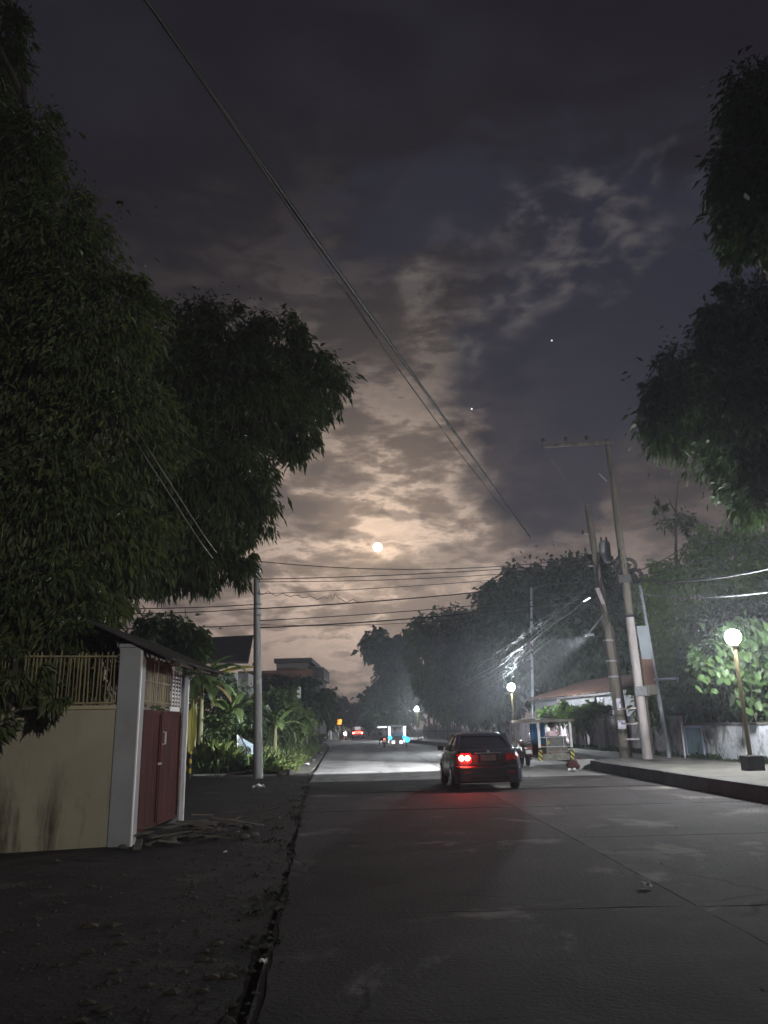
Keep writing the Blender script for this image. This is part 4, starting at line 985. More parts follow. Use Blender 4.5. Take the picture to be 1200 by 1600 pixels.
# ================================================================ lamps
M_ochre = mat('ochre_paint', (.15, .118, .052), (.10, .08, .04), 3, .55, .1)
M_black = mat('black_paint', (.012, .012, .014), (.025, .025, .028), 3, .7, .1)
def globe_lamp(loc, label, lit, base=False, h=3.25):
    t = thing('street_lamp', label, 'street lamp', loc, 'globe street lamps on ochre poles'); b = Vector(loc)
    MB().tube([b, b + Vector((0, 0, h - .24))], [.058, .05], 12).build('pole', M_ochre, t)
    MB().lathe(b + Vector((0, 0, h - .27)), [(.07, 0), (.10, .03), (.10, .07), (.06, .085)], 16).build('collar', M_ochre, t)
    if lit: m = emat('globe_' + lit, (.97, .99, 1.0) if lit == 'near' else (.90, .96, 1.0), I_GLOBE[lit] / (math.pi * .2 ** 2))
    else: m = mat('unlit_globe', (.55, .56, .58), None, 1, .2)
    MB().sphere(b + Vector((0, 0, h)), .2, 22, 14).build('globe', m, t)
    if base: MB().box(b + Vector((0.02, -.02, .18)), (.44, .42, .38), .05).build('base_block', M_black, t, .02)
    else: MB().box(b + Vector((0, 0, .05)), (.22, .22, .10)).build('base_block', M_black, t, .01)
    return t
globe_lamp((9.33, 21.0, .312), 'nearest lit white globe lamp, standing on a black block at right', 'near', True, 3.42)
globe_lamp((7.35, 47.3, .312), 'second lit globe lamp, rising behind the parked tricycle', 'mid', False, 3.45)
globe_lamp((5.75, 79.4, .312), 'unlit globe lamp on an ochre pole beside the stake fence', None, False, 3.5)
globe_lamp((3.45, 98.7, .312), 'farthest lit globe lamp, beside the stake fence', 'far', False, 3.45)

def spot(name, loc, target, I, cone, blend, col, parent, r=.08):
    d = bpy.data.lights.new(name, 'SPOT'); d.energy = I * 4 * math.pi; d.spot_size = rad(cone); d.spot_blend = blend; d.color = col; d.shadow_soft_size = r
    o = bpy.data.objects.new(name, d); COL.objects.link(o); o.parent = parent
    v = Vector(target) - Vector(loc); o.rotation_euler = v.to_track_quat('-Z', 'Y').to_euler(); o.location = Vector(loc) - Vector(parent['org'])
    return o
# ================================================================ utility poles on the right
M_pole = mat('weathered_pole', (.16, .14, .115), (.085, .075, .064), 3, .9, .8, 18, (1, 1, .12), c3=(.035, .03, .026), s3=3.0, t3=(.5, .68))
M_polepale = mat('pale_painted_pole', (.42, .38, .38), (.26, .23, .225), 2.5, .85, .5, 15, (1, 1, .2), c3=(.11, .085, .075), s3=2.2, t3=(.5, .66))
M_metal = mat('galvanised', (.30, .32, .34), (.22, .24, .26), 3, .5, .1, metal=.3)
M_porc = mat('porcelain', (.06, .04, .035), None, 1, .3)
M_cable = mat('black_cable', (.015, .015, .016), None, 1, .6)
M_cablelit = mat('lamplit_cable', (.09, .09, .095), None, 1, .5)  # paler copy of the cable; lamplight on the wires put into its colour
pa0, pa1 = PG(978, 1184, .31), P(918, 790, 30.6)
tA = thing('utility_pole', 'leaning dark wooden pole with a transformer and a small glowing tube, left of the pair', 'utility pole', tuple(pa0), 'leaning utility poles on the right sidewalk')
def on(a, b, t): return Vector(a).lerp(Vector(b), t)
MB().tube([on(pa0 - Vector((0, 0, .2)), pa1, k / 6) for k in range(7)], [.21 - .014 * k for k in range(7)], 12).build('shaft', M_pole, tA)
MB().tube([pa0 + Vector((.20, .1, 0)), on(pa0, pa1, .5) + Vector((.22, .05, 0))], [.10, .08], 8).build('stub_pole', M_bark, tA)
c = on(pa0, pa1, .80) + Vector((.42, 0, 0))
tr_ = MB().lathe(c - Vector((0, 0, .45)), [(.20, 0), (.23, .05), (.23, .78), (.16, .88), (.05, .92)], 16).build('transformer', M_metal, tA)
for s in (-.1, .1): MB().lathe(c + Vector((s, 0, .42)), [(.03, 0), (.05, .05), (.03, .08), (.05, .12), (.02, .2)], 8).build('bushing', M_porc, tr_)
for u in (.80, .74, .875):
    q = on(pa0, pa1, u); MB().beam(q, q - Vector((.36, 0, -.02)), .05).build('bracket', M_metal, tA)
    MB().lathe(q - Vector((.36, 0, 0)), [(.03, 0), (.07, .04), (.04, .08), (.07, .12), (.02, .2)], 10).build('insulator', M_porc, tA)
q = on(pa0, pa1, .60) + Vector((-.13, -.25, 0)); MB().slab([q + Vector((-.16, 0, .45)), q + Vector((.02, 0, -.2)), q + Vector((.16, 0, -.2)), q + Vector((.0, 0, .45))], .03).build('loose_board', M_polepale, tA)
for u, s, nm in ((.12, (.30, .30), 'poster'), (.195, (.16, .42), 'torn_notice')):
    q = on(pa0, pa1, u) + Vector((-.03, -.225, 0)); pb_ = MB().box(q, (s[0], .012, s[1]), .03).build(nm, mat('notice_paper', (.62, .62, .66), (.35, .33, .45), 7, .8, 0, c3=(.2, .2, .3), s3=9, t3=(.5, .6)), tA)
for u in (.30, .36, .44): 
    q = on(pa0, pa1, u); MB().lathe(q - Vector((0, 0, .04)), [(.205, 0), (.205, .06)], 12).build('metal_band', M_metal, tA)
q = P(917, 937, 29.9); MB().beam(q + Vector((-.13, 0, -.07)), q + Vector((.13, 0, .07)), .035).build('glow_tube', emat('tube', (.95, .97, 1), 5), tA)  # short glowing tube drawn for a bright streak
q = P(921, 992, 29.2)
MB().beam(q + Vector((0, .1, .06)), on(pa0, pa1, .545), .04).build('added_lamp_arm', M_metal, tA)
MB().box(q, (.34, .16, .09), rad(-20)).build('added_lamp_head', M_metal, tA, .02)
spot('added_pole_light', q + Vector((-.06, 0, -.09)), (-5.2, 36.0, -.1), I_ADDED_POLE, 54, .5, (.94, .97, 1.0), tA)  # head and spot added to light the left bank and mid road

# second pole, taller, with crossarm
pb0, pb1 = PG(1012, 1186, .31), P(949, 687, 29.2)
tB = thing('utility_pole', 'taller leaning pole topped by a crossarm with three insulators', 'utility pole', tuple(pb0), 'leaning utility poles on the right sidewalk')
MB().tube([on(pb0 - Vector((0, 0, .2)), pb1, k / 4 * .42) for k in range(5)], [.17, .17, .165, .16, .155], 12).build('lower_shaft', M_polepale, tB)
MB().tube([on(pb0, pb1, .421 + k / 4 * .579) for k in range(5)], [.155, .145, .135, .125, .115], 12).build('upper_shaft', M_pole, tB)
xa, xb = P(849, 697, 29.1), P(957, 691, 29.1)
ca = MB().beam(xa, xb, .10, .12).build('crossarm', M_pole, tB, .01)
for u in (.005, .33, .63):
    q = on(xa, xb, u) + Vector((0, 0, .06)); MB().lathe(q, [(.02, 0), (.02, .08), (.09, .10), (.05, .15), (.10, .18), (.06, .24), (.03, .28)], 10).build('insulator', M_porc, ca)
MB().tube([P(948, 752, 29.1), P(936, 740, 29.1)], .03, 6).build('brace', M_metal, tB)
for k, (x_, y_) in enumerate(((983, 884), (972, 890), (992, 900))):
    cc = P(x_, y_, 28.9); mb = MB()
    for j in range(3):
        mb.tube([cc + Vector((.30 * math.cos(a) * (1 - .12 * j), .05 * j, .30 * math.sin(a) * (1 - .1 * j))) for a in [2 * math.pi * i / 14 for i in range(15)]], .022, 5)
    mb.build('cable_coil', M_cable, tB)
bx = P(975, 905, 28.9); MB().box(bx, (.5, .25, .3)).build('splice_box', M_darkroof, tB, .02)
bx = P(998, 1080, 28.6); MB().box(bx + Vector((.1, 0, 0)), (.55, .2, .34)).build('meter_box', mat('speckled_box', (.20, .20, .21), (.08, .08, .085), 26, .7), tB, .02)
MB().box(P(1018, 1078, 28.55), (.36, .2, .36)).build('meter_box', M_pole, tB, .02)
MB().tube([pb0 + Vector((.22, .12, 0)), on(pb0, pb1, .2) + Vector((.22, .1, 0))], .075, 8).build('stub_pole', M_bark, tB)
# third pole: thin metal with a grey plate
pc0, pc1 = PG(1046, 1184, .31), P(1000, 915, 29.6)
tC = thing('utility_pole', 'thin metal pole carrying a plain grey plate, right of the pair', 'utility pole', tuple(pc0), 'leaning utility poles on the right sidewalk')
MB().tube([pc0 - Vector((0, 0, .1)), pc1], [.085, .06], 10).build('shaft', M_metal, tC)
q0, q1, q2, q3 = P(994, 978, 29.3), P(1003, 1030, 29.3), P(1018, 1030, 29.3), P(1012, 978, 29.3)
MB().slab([q0, q1, q2, q3], .03).build('plate', mat('grey_plate', (.24, .27, .30), (.19, .22, .25), 2, .6), tC)
MB().slab([P(1000, 1026, 29.35), P(1008, 1075, 29.35), P(1026, 1075, 29.35), P(1018, 1026, 29.35)], .06).build('rusty_plate', M_rust, tC)
MB().tube([P(1022, 1062, 29.3), P(1060, 1060, 28.8), P(1058, 1066, 28.8)], .05, 6).build('side_pipe', M_metal, tC)
MB().box(PG(1068, 1182, .31) + Vector((-.45, -1.4, .62)), (.05, .05, 1.24)).build('stay_post', M_polepale, tC)
for u in (.09, .16, .23):
    MB().beam(on(pb0, pb1, u * .62) + Vector((-.7, .3, 0)), on(pb0, pb1, u * .62) + Vector((-.1, .1, 0)), .1, .05).build('step_board', M_polepale, tB)

random.seed(5)
for k in range(16):
    ua, ub = random.uniform(.66, .80), random.uniform(.52, .66)
    a, b = on(pa0, pa1, ua) + Vector((.1, -.12, 0)), on(pb0, pb1, ub) + Vector((-.1, -.12, 0)); sg = random.uniform(.1, .9)
    MB().tube([a.lerp(b, i / 9) - Vector((0, random.uniform(0, .1), 4 * sg * (i / 9) * (1 - i / 9))) for i in range(10)], random.uniform(.010, .022), 5).build('slack_cable', M_cable, tB)
for k in range(9):
    a = on(pa0, pa1, random.uniform(.55, .8)) + Vector((random.uniform(-.2, .2), -.2, 0)); d = random.uniform(1.0, 3.2)
    MB().tube([a + Vector((.10 * math.sin(i * 1.3 + k), -.02, -d * i / 7)) + (pa0 - pa1).normalized() * 0 + Vector((.07 * d * i / 7, 0, 0)) for i in range(8)], random.uniform(.010, .018), 5).build('hanging_cable', M_cable, tA)
for k in range(7):
    a = on(pb0, pb1, random.uniform(.50, .66)) + Vector((0, -.15, 0)); b = on(pc0, pc1, random.uniform(.8, .98)); sg = random.uniform(.1, .7)
    MB().tube([a.lerp(b, i / 7) - Vector((0, 0, 4 * sg * (i / 7) * (1 - i / 7))) for i in range(8)], .014, 5).build('slack_cable', M_cable, tC)
# left concrete pole
pl0, pl1 = PG(404, 1216), P(402, 884, 29.0)
tL = thing('utility_pole', 'smooth grey concrete pole at the left street corner', 'utility pole', tuple(pl0))
MB().tube([on(pl0 - Vector((0, 0, .2)), pl1, k / 5) for k in range(6)], [.165 - .012 * k for k in range(6)], 14).build('shaft', mat('pole_concrete', (.42, .42, .43), (.34, .34, .345), 1.6, .8, .2, 20, (1, 1, .3)), tL)
MB().tube([on(pl0, pl1, k / 10) + Vector((-.15 + .005 * k, -.03, 0)) for k in range(11)], .035, 7).build('cable_conduit', mat('red_conduit', (.10, .03, .03), (.05, .03, .03), 2, .6), tL)
for u in (.80, .745): MB().lathe(on(pl0, pl1, u), [(.125, 0), (.15, .01), (.15, .07), (.125, .08)], 14).build('metal_band', M_metal, tL)
MB().box(on(pl0, pl1, .43) + Vector((.04, -.15, 0)), (.12, .06, .16)).build('tag_plate', M_white, tL)
MB().lathe(pl1 - Vector((0, 0, .25)), [(.11, 0), (.14, .05), (.14, .3), (.05, .36)], 12).build('cap', M_metal, tL)

# far poles
def thin_pole(px, py0, py1, y, r, label, m, arm=None):
    b, t_ = P(px[0], py0, y), P(px[1], py1, y); b.z = min(b.z, .3)
    t = thing('utility_pole', label, 'utility pole', tuple(b), 'distant utility poles')
    MB().tube([b, t_], [r, r * .7], 8).build('shaft', m, t)
    if arm:
        MB().beam(P(arm[0], arm[2], y), P(arm[1], arm[2], y), .1).build('crossarm', m, t)
        for u in (.05, .5, .95): MB().lathe(on(P(arm[0], arm[2], y), P(arm[1], arm[2], y), u), [(.06, .03), (.1, .12), (.04, .25)], 6).build('insulator', M_porc, t)
    return t
thin_pole((833, 830), 1165, 918, 58, .12, 'slim pale pole in front of the tallest dark tree', M_metal)
thin_pole((672, 664), 1150, 1035, 92, .16, 'pair of grey posts at the stake fence, left one', M_pole, None)
thin_pole((680, 672), 1150, 1040, 91, .15, 'pair of grey posts at the stake fence, right one', M_pole, None)
thin_pole((720, 716), 1150, 966, 84, .11, 'faint thin pole rising through the mid-distance tree', M_metal)
thin_pole((640, 641), 1150, 982, 116, .12, 'far pole with a short dark crossarm above the treetops', M_pole, (628, 650, 984))
thin_pole((517, 518), 1155, 1095, 105, .10, 'thin white pole beside the far parked tricycle', M_white)
thin_pole((480, 478), 1160, 1085, 62, .07, 'pale short pole in the left shrubs beside the narrow sign', M_polepale)
# ================================================================ wires
def wire(pts, r, label, m=None, sag=0.0, group='overhead wires', org=None, n=14, jit=0.0):
    """pts: world points joined in turn by sagging spans"""
    mb = MB(); P3 = []
    for a, b in zip(pts, pts[1:]):
        a, b = Vector(a), Vector(b)
        for i in range(n + (1 if b == Vector(pts[-1]) else 0)):
            u = i / n; P3.append(a.lerp(b, u) - Vector((0, 0, 4 * sag * u * (1 - u))) + Vector((random.uniform(-jit, jit), 0, random.uniform(-jit, jit))))
    mb.tube(P3, r if not isinstance(r, tuple) else [lerp(r[0], r[1], (i / (len(P3) - 1)) ** 1.2) for i in range(len(P3))], 5)
    return single('overhead_wire', mb, m or M_cable, label, 'wire', tuple(pts[0]), group)
# long pair running overhead from behind the camera to the slim pole
far = P(829, 840, 58)
wire([P(150, -130, 5.6), P(229, 0, 6.6), P(490, 370, 11.0), far], (.019, .05), 'thick upper wire running diagonally overhead from top left', sag=.0, n=10)
wire([P(140, -118, 5.6), P(243, 20, 6.7), P(488, 378, 11.0), P(600, 545, 18), P(712, 700, 31), P(790, 800, 50)], .020, 'lower wire of the long diagonal pair, ending in a loose tail', sag=0.0, n=6)
# wires crossing the street between the concrete pole and the leaning poles
for (xl, yl), (xr, yr), sg, r, lb in (
    ((330, 868), (912, 872), .50, .016, 'topmost thin wire crossing the street just under the moon'),
    ((403, 905), (915, 880), .10, .017, 'second wire crossing below the moon from the concrete pole top'),
    ((403, 909), (917, 886), .16, .013, 'thin wire paired under the second crossing wire'),
    ((403, 928), (920, 893), .10, .012, 'faint thin wire midway down the crossing wires'),
    ((403, 951), (921, 906), .12, .024, 'thick dark crossing wire at the metal band of the concrete pole'),
    ((403, 970), (921, 928), .10, .016, 'crossing wire second from the bottom'),
    ((403, 981), (922, 936), .16, .024, 'thick dark bottom wire crossing the street'),
    ((403, 976), (922, 940), .34, .010, 'thin slack wire among the lowest crossing wires')):
    wire([P(xl, yl, 28.8), P(xr, yr, 30.3)], r, lb, None, sg, 'wires crossing the street')
# the curly spliced wire
cp = []
for i in range(40):
    u = i / 39; x_ = lerp(403, 560, u); y_ = lerp(926, 940, u) + 3.0 * math.sin(i * 1.15) * (1 if i % 3 else .4) - (10 if i in (28, 30) else 0)
    cp.append(P(x_, y_, 28.7))
mb = MB().tube(cp, .011, 5); single('overhead_wire', mb, M_cable, 'curly kinked wire dangling from the concrete pole over the street', 'wire', tuple(cp[0]), 'wires crossing the street')
for (xl, yl), lb in (((165, 951), 'thick wire running left from the concrete pole band'), ((178, 972), 'lowest wire running left from the concrete pole'), ((230, 941), 'upper thin wire running left from the concrete pole')):
    wire([P(403, {951: 951, 972: 976, 941: 944}[yl], 28.8), P(xl - 160, yl + 6, 27.5)], .018, lb, None, .12, 'wires running left of the concrete pole')
# two lit drop wires in front of the left trees
for a, b, lb in (((236, 708), (318, 836), 'bright upper drop wire in front of the mango tree'), ((228, 715), (312, 845), 'bright lower drop wire in front of the mango tree')):
    wire([P(a[0] - 30, a[1] - 48, 13.5), P(*a, 10.6), P(*b, 10.8), P(b[0] + 20, b[1] + 27, 14.5)], .008, lb, mat('lamplit_pale_wire', (.16, .16, .155), None, 1, .5), 0, 'drop wires by the left trees', n=5)  # paler colour stands for the light on these two wires
# bundle sagging from the leaning pole toward the far lamps
fe = P(668, 1058, 91)
for k in range(11):
    a = P(920 + random.uniform(-4, 6), 905 + k * 4.2, 30.2); e_ = fe + Vector((random.uniform(-.6, .6), random.uniform(-1, 1), -.25 * k + random.uniform(-.2, .2)))
    wire([a, e_], random.uniform(.005, .010), ('uppermost' if k == 0 else 'lowest' if k == 10 else 'one of the middle') + ' pale wire' + ('s' if 0 < k < 10 else '') + ' in the sagging bundle from leaning pole to far posts', M_cablelit, 0.3 + random.uniform(0, 2.1), 'bundle of wires toward the far lamps', n=22, jit=.09)
for k in range(4):
    wire([fe + Vector((.2 * k - .3, 0, -.4 * k)), P(630 - 3 * k, 1112 + 3 * k, 128)], .025, 'short bright wire running down past the farthest lamp', M_cablelit, .8, 'wires beyond the far posts')
for (x0, y0), (x1, y1), yy0, yy1, r, mm, lb in (
    ((985, 906), (1260, 874), 29, 17, .026, M_cable, 'thick black wire from the pole pair to the right edge'),
    ((985, 895), (1100, 828), 29, 33, .022, M_cable, 'dark wire climbing from the cable coil toward the bare tree'),
    ((990, 905), (1090, 866), 29, 33, .013, M_cable, 'thin wire climbing below the one to the bare tree'),
    ((985, 902), (1300, 800), 29, 22, .014, M_cable, 'thin dark wire rising to the upper right edge'),
    ((990, 925), (1260, 915), 29, 18, .013, M_cablelit, 'pale wire crossing left of the nearest lamp globe'),
    ((1130, 975), (1290, 930), 27, 23, .010, M_cablelit, 'short pale wire above the nearest lamp globe')):
    wire([P(x0, y0, yy0), P(x1, y1, yy1)], r, lb, mm, .25, 'wires right of the leaning poles')
wire([P(850, 700, 29.1), P(916, 795, 30.5)], .015, 'slanting stay wire from the crossarm tip to the shorter pole', M_cablelit, 0, 'wires right of the leaning poles')
for u, v, lb in ((.05, 880, 'taut line from the first crossarm insulator up the street'), (.33, 890, 'taut line from the second crossarm insulator up the street'), (.63, 884, 'taut line from the third crossarm insulator up the street')):
    pass

# ================================================================ people (skin-modifier bodies)
M_skin = mat('skin', (.32, .18, .12), (.28, .15, .10), 6, .6)
M_hair = mat('hair', (.012, .010, .009), None, 1, .5)
def skin(name, joints, edges, m, parent, sub=1, root=0):
    me = bpy.data.meshes.new(name); me.from_pydata([j[0] for j in joints], edges, [])
    o = bpy.data.objects.new(name, me); COL.objects.link(o); o.parent = parent
    s = o.modifiers.new('skin', 'SKIN'); s.use_smooth_shade = True
    lay = me.skin_vertices[0] if me.skin_vertices else None
    if lay is None:
        bpy.context.view_layer.objects.active = o
        me.skin_vertices.new() if hasattr(me.skin_vertices, 'new') else None
        lay = me.skin_vertices[0]
    for i, j in enumerate(joints):
        lay.data[i].radius = (j[1], j[2] if len(j) > 2 else j[1]); lay.data[i].use_root = (i == root)
    sd2 = o.modifiers.new('sub', 'SUBSURF'); sd2.levels = sub; sd2.render_levels = sub
    me.materials.append(m); return o
def person(label, cat_group, loc, rotz, pose, top, bottom, shoes=None, hair_m=None, scale=1.0):
    """pose: joint name -> (x, y, z), facing +y; sub-hierarchy: body, shirt, shorts, hair, face pieces, fingers"""
    t = thing('person', label, 'person', (0, 0, 0), cat_group); J = {k: Vector(v) for k, v in pose.items()}
    names = ['pelvis', 'waist', 'chest', 'neck', 'head', 'crown', 'lsh', 'lel', 'lwr', 'lha', 'rsh', 'rel', 'rwr', 'rha', 'lhi', 'lkn', 'lan', 'lto', 'rhi', 'rkn', 'ran', 'rto']
    rr = dict(pelvis=.13, waist=.125, chest=.14, neck=.055, head=.088, crown=.07, lsh=.062, lel=.043, lwr=.030, lha=.034, rsh=.062, rel=.043, rwr=.030, rha=.034,
              lhi=.085, lkn=.058, lan=.040, lto=.034, rhi=.085, rkn=.058, ran=.040, rto=.034)
    ed = [('pelvis', 'waist'), ('waist', 'chest'), ('chest', 'neck'), ('neck', 'head'), ('head', 'crown'), ('chest', 'lsh'), ('lsh', 'lel'), ('lel', 'lwr'), ('lwr', 'lha'),
          ('chest', 'rsh'), ('rsh', 'rel'), ('rel', 'rwr'), ('rwr', 'rha'), ('pelvis', 'lhi'), ('lhi', 'lkn'), ('lkn', 'lan'), ('lan', 'lto'), ('pelvis', 'rhi'), ('rhi', 'rkn'), ('rkn', 'ran'), ('ran', 'rto')]
    ix = {k: i for i, k in enumerate(names)}
    skin('body', [(J[k], rr[k]) for k in names], [(ix[a], ix[b]) for a, b in ed], M_skin, t, 2)
    sn = ['waist', 'chest', 'lsh', 'rsh', 'pelvis']; lm_, rm_ = J['lsh'].lerp(J['lel'], .65), J['rsh'].lerp(J['rel'], .65)
    skin('shirt', [(J['waist'], .15), (J['chest'], .162), (J['lsh'], .082), (J['rsh'], .082), (J['pelvis'] + Vector((0, 0, .04)), .15), (lm_, .066), (rm_, .066), (J['chest'].lerp(J['neck'], .6), .08)],
         [(4, 0), (0, 1), (1, 2), (1, 3), (2, 5), (3, 6), (1, 7)], top, t, 2, 4)
    skin('shorts', [(J['pelvis'], .150), (J['lhi'], .100), (J['rhi'], .100), (J['lhi'].lerp(J['lkn'], .8), .080), (J['rhi'].lerp(J['rkn'], .8), .080)], [(0, 1), (0, 2), (1, 3), (2, 4)], bottom, t, 2)
    f = (J['lsh'] - J['rsh']).cross(Vector((0, 0, 1))); f = Vector((-f.x, -f.y, 0)).normalized() if f.length else Vector((0, 1, 0))
    if 'face' in pose: f = Vector(pose['face']).normalized()
    sdv = Vector((f.y, -f.x, 0)); h = J['head'].lerp(J['crown'], .45)
    MB().sphere(h + Vector((0, 0, .035)) - f * .018, .112, 14, 10, (1, 1.02, .95)).build('hair', hair_m or M_hair, t)
    for s in (-1, 1):
        MB().sphere(h + sdv * s * .036 + f * .092, .012, 8, 6).build('eye', M_hair, t)
        MB().sphere(h + sdv * s * .098 - Vector((0, 0, .02)), .024, 8, 6, (.6, .8, 1.2)).build('ear', M_skin, t)
    MB().sphere(h + f * .104 - Vector((0, 0, .025)), .018, 8, 6, (.8, 1, 1.3)).build('nose', M_skin, t)
    MB().sphere(h + f * .092 - Vector((0, 0, .062)), .018, 8, 5, (1.3, .6, .4)).build('mouth', M_gate, t)
    for sd_ in ('l', 'r'):
        w_, hpt = J[sd_ + 'wr'], J[sd_ + 'ha']; d = (hpt - w_).normalized(); sv = d.cross(Vector((0, 0, 1))); sv = sv.normalized() if sv.length > .1 else Vector((1, 0, 0))
        dn = d.cross(sv).normalized()
        for k in range(4):
            b = hpt + sv * (k - 1.5) * .018; ln = (.07, .08, .076, .06)[k]
            MB().tube([b, b + d * ln * .5 - dn * .006, b + d * ln * .8 - dn * .03], [.0095, .0085, .007], 6).build('finger', M_skin, t)
        b = w_.lerp(hpt, .5) + sv * .03; MB().tube([b, b + sv * .025 + d * .03, b + sv * .03 + d * .06], [.011, .0095, .008], 6).build('thumb', M_skin, t)
        if shoes:
            a_, to = J[sd_ + 'an'], J[sd_ + 'to']; MB().tube([a_ - Vector((0, 0, .05)) - (to - a_) * .25, to - Vector((0, 0, .01)), to + (to - a_) * .2], [.045, .045, .03], 8).build('shoe', shoes, t)
    t.location = loc; t.rotation_euler = (0, 0, rotz); t.scale = (scale,) * 3
    return t
# ================================================================ tricycles (motorcycle with a roofed sidecar on its right)
M_tyre = mat('tyre', (.012, .012, .012), (.02, .02, .02), 8, .85, .2)
M_chrome = mat('chrome', (.55, .55, .56), None, 1, .25, metal=.9)
M_redp = mat('red_paint', (.35, .02, .02), (.25, .015, .015), 3, .35)
M_engine = mat('engine_metal', (.16, .155, .15), (.08, .08, .08), 8, .5, metal=.5)
M_grimy = mat('grimy_white', (.74, .74, .73), (.56, .55, .54), 2.5, .6, .1)
M_steel = mat('grimy_steel', (.22, .21, .19), (.13, .12, .10), 3, .6, .2, metal=.2)
M_hatch = striped((.60, .52, .05), (.012, .012, .012), 2 * math.pi / .13, 'hazard_stripe', (.70, 0, .72))
def wheel(parent, c, R, w, name='wheel', spokes=8):
    wh = MB().lathe(Vector(c), [(R * .80, -w * .45), (R * .93, -w * .5), (R, -w * .22), (R, w * .22), (R * .93, w * .5), (R * .80, w * .45)], 26, (1, 0, 0)).build(name, M_tyre, parent)
    # close the inside of the tyre ring with a rim
    MB().lathe(Vector(c), [(R * .72, -w * .3), (R * .81, -w * .36), (R * .81, w * .36), (R * .72, w * .3), (R * .72, -w * .3)], 26, (1, 0, 0)).build('rim', M_chrome, wh)
    mb = MB().lathe(Vector(c), [(.04, -w * .5), (.05, 0), (.04, w * .5)], 10, (1, 0, 0))
    for k in range(spokes):
        a = 2 * math.pi * k / spokes; mb.tube([Vector(c), Vector(c) + Vector((0, math.cos(a), math.sin(a))) * R * .76], .007, 4)
    mb.build('spokes', M_chrome, wh); return wh
def tricycle(label, loc, rotz, trim, canopy, tank, taillit=None, extras=None, grp='tricycles with roofed sidecars'):
    t = thing('tricycle', label, 'tricycle', (0, 0, 0), grp)
    # --- motorcycle along +y, wheels on x = 0
    wheel(t, (0, .62, .29), .29, .09); wheel(t, (0, -.62, .29), .29, .10)
    MB().tube([(0, .55, .82), (0, .30, .58), (0, -.05, .40), (0, -.30, .42), (0, -.62, .70), (0, -.90, .72)], .028, 7).tube([(0, .5, .78), (0, .1, .68), (0, -.3, .70), (0, -.88, .74)], .025, 7).build('frame', M_black, t)
    for s in (-.07, .07):
        MB().tube([(s, .62, .29), (s, .50, .86)], .022, 7).build('fork', M_chrome, t)
        MB().tube([(s * 1.3, -.62, .29), (s * 1.3, -.50, .68)], .022, 7).build('shock_absorber', M_chrome, t)
    MB().loft([[(x * w_, y, z0 + z * h_) for x, z in ((-1, 0), (-.9, .7), (-.45, 1), (.45, 1), (.9, .7), (1, 0), (.5, -.3), (-.5, -.3))] for y, w_, z0, h_ in ((.42, .05, .76, .06), (.34, .12, .76, .13), (.15, .14, .74, .16), (-.05, .12, .73, .11), (-.12, .08, .73, .07))]).build('fuel_tank', tank, t)
    MB().loft([[(x * w_, y, z) for x, z in ((-1, z0), (-.85, z0 + .09), (.85, z0 + .09), (1, z0))] for y, w_, z0 in ((-.08, .09, .72), (-.25, .13, .71), (-.55, .14, .72), (-.85, .13, .76))]).build('seat', M_black, t, .01)
    MB().box((0, .02, .42), (.26, .34, .28)).tube([(.12, .1, .3), (.15, -.3, .24), (.16, -.85, .30)], [.03, .04, .05], 8).build('engine', M_engine, t, .02)
    MB().tube([(-.36, .38, .98), (-.30, .42, 1.02), (-.1, .5, .92), (.1, .5, .92), (.30, .42, 1.02), (.36, .38, .98)], .016, 7).build('handlebar', M_chrome, t)
    for s in (-.3, .3):
        MB().tube([(s, .45, 1.02), (s * 1.15, .46, 1.2)], .006, 5).sphere((s * 1.15, .46, 1.22), .055, 10, 7, (1.2, .3, .8)).build('mirror', M_chrome, t)
    MB().sphere((0, .62, .86), .10, 14, 9, (1, .7, 1)).build('headlight', M_chrome, t)
    for yv in (.62, -.62):
        vs = []
        for k in range(9):
            a = rad(25 + k * 16.5); r = .33
            for x in (-.07, .07): vs.append((x, yv + r * math.cos(a), .29 + r * math.sin(a)))
            for x in (-.07, .07): vs.append((x, yv + (r - .012) * math.cos(a), .29 + (r - .012) * math.sin(a)))
        MB().add(vs, [f for k in range(8) for f in ((4 * k, 4 * k + 1, 4 * k + 5, 4 * k + 4), (4 * k + 2, 4 * k + 6, 4 * k + 7, 4 * k + 3), (4 * k, 4 * k + 4, 4 * k + 6, 4 * k + 2), (4 * k + 1, 4 * k + 3, 4 * k + 7, 4 * k + 5))], False).build('mudguard', tank, t)
    MB().box((0, -.97, .70), (.16, .06, .09)).build('tail_light', emat('trike_tail', (1, .12, .06), taillit) if taillit else M_redp, t, .015)
    MB().box((0, -.98, .54), (.24, .015, .14)).build('plate', M_grimy, t)
    # --- sidecar, floor from x .42 to 1.75
    x0, x1, y0, y1, zf, zr = .45, 1.72, -.95, .75, .33, 1.72
    MB().box(((x0 + x1) / 2, (y0 + y1) / 2, zf), (x1 - x0, y1 - y0, .05)).build('floor', M_steel, t)
    for pa_, pb_ in (((0, .25, .38), (x0, .25, zf)), ((0, -.4, .42), (x0, -.45, zf)), ((0, -.1, .85), (x0, -.1, 1.0))): MB().tube([pa_, pb_], .021, 6).build('coupling', M_black, t)
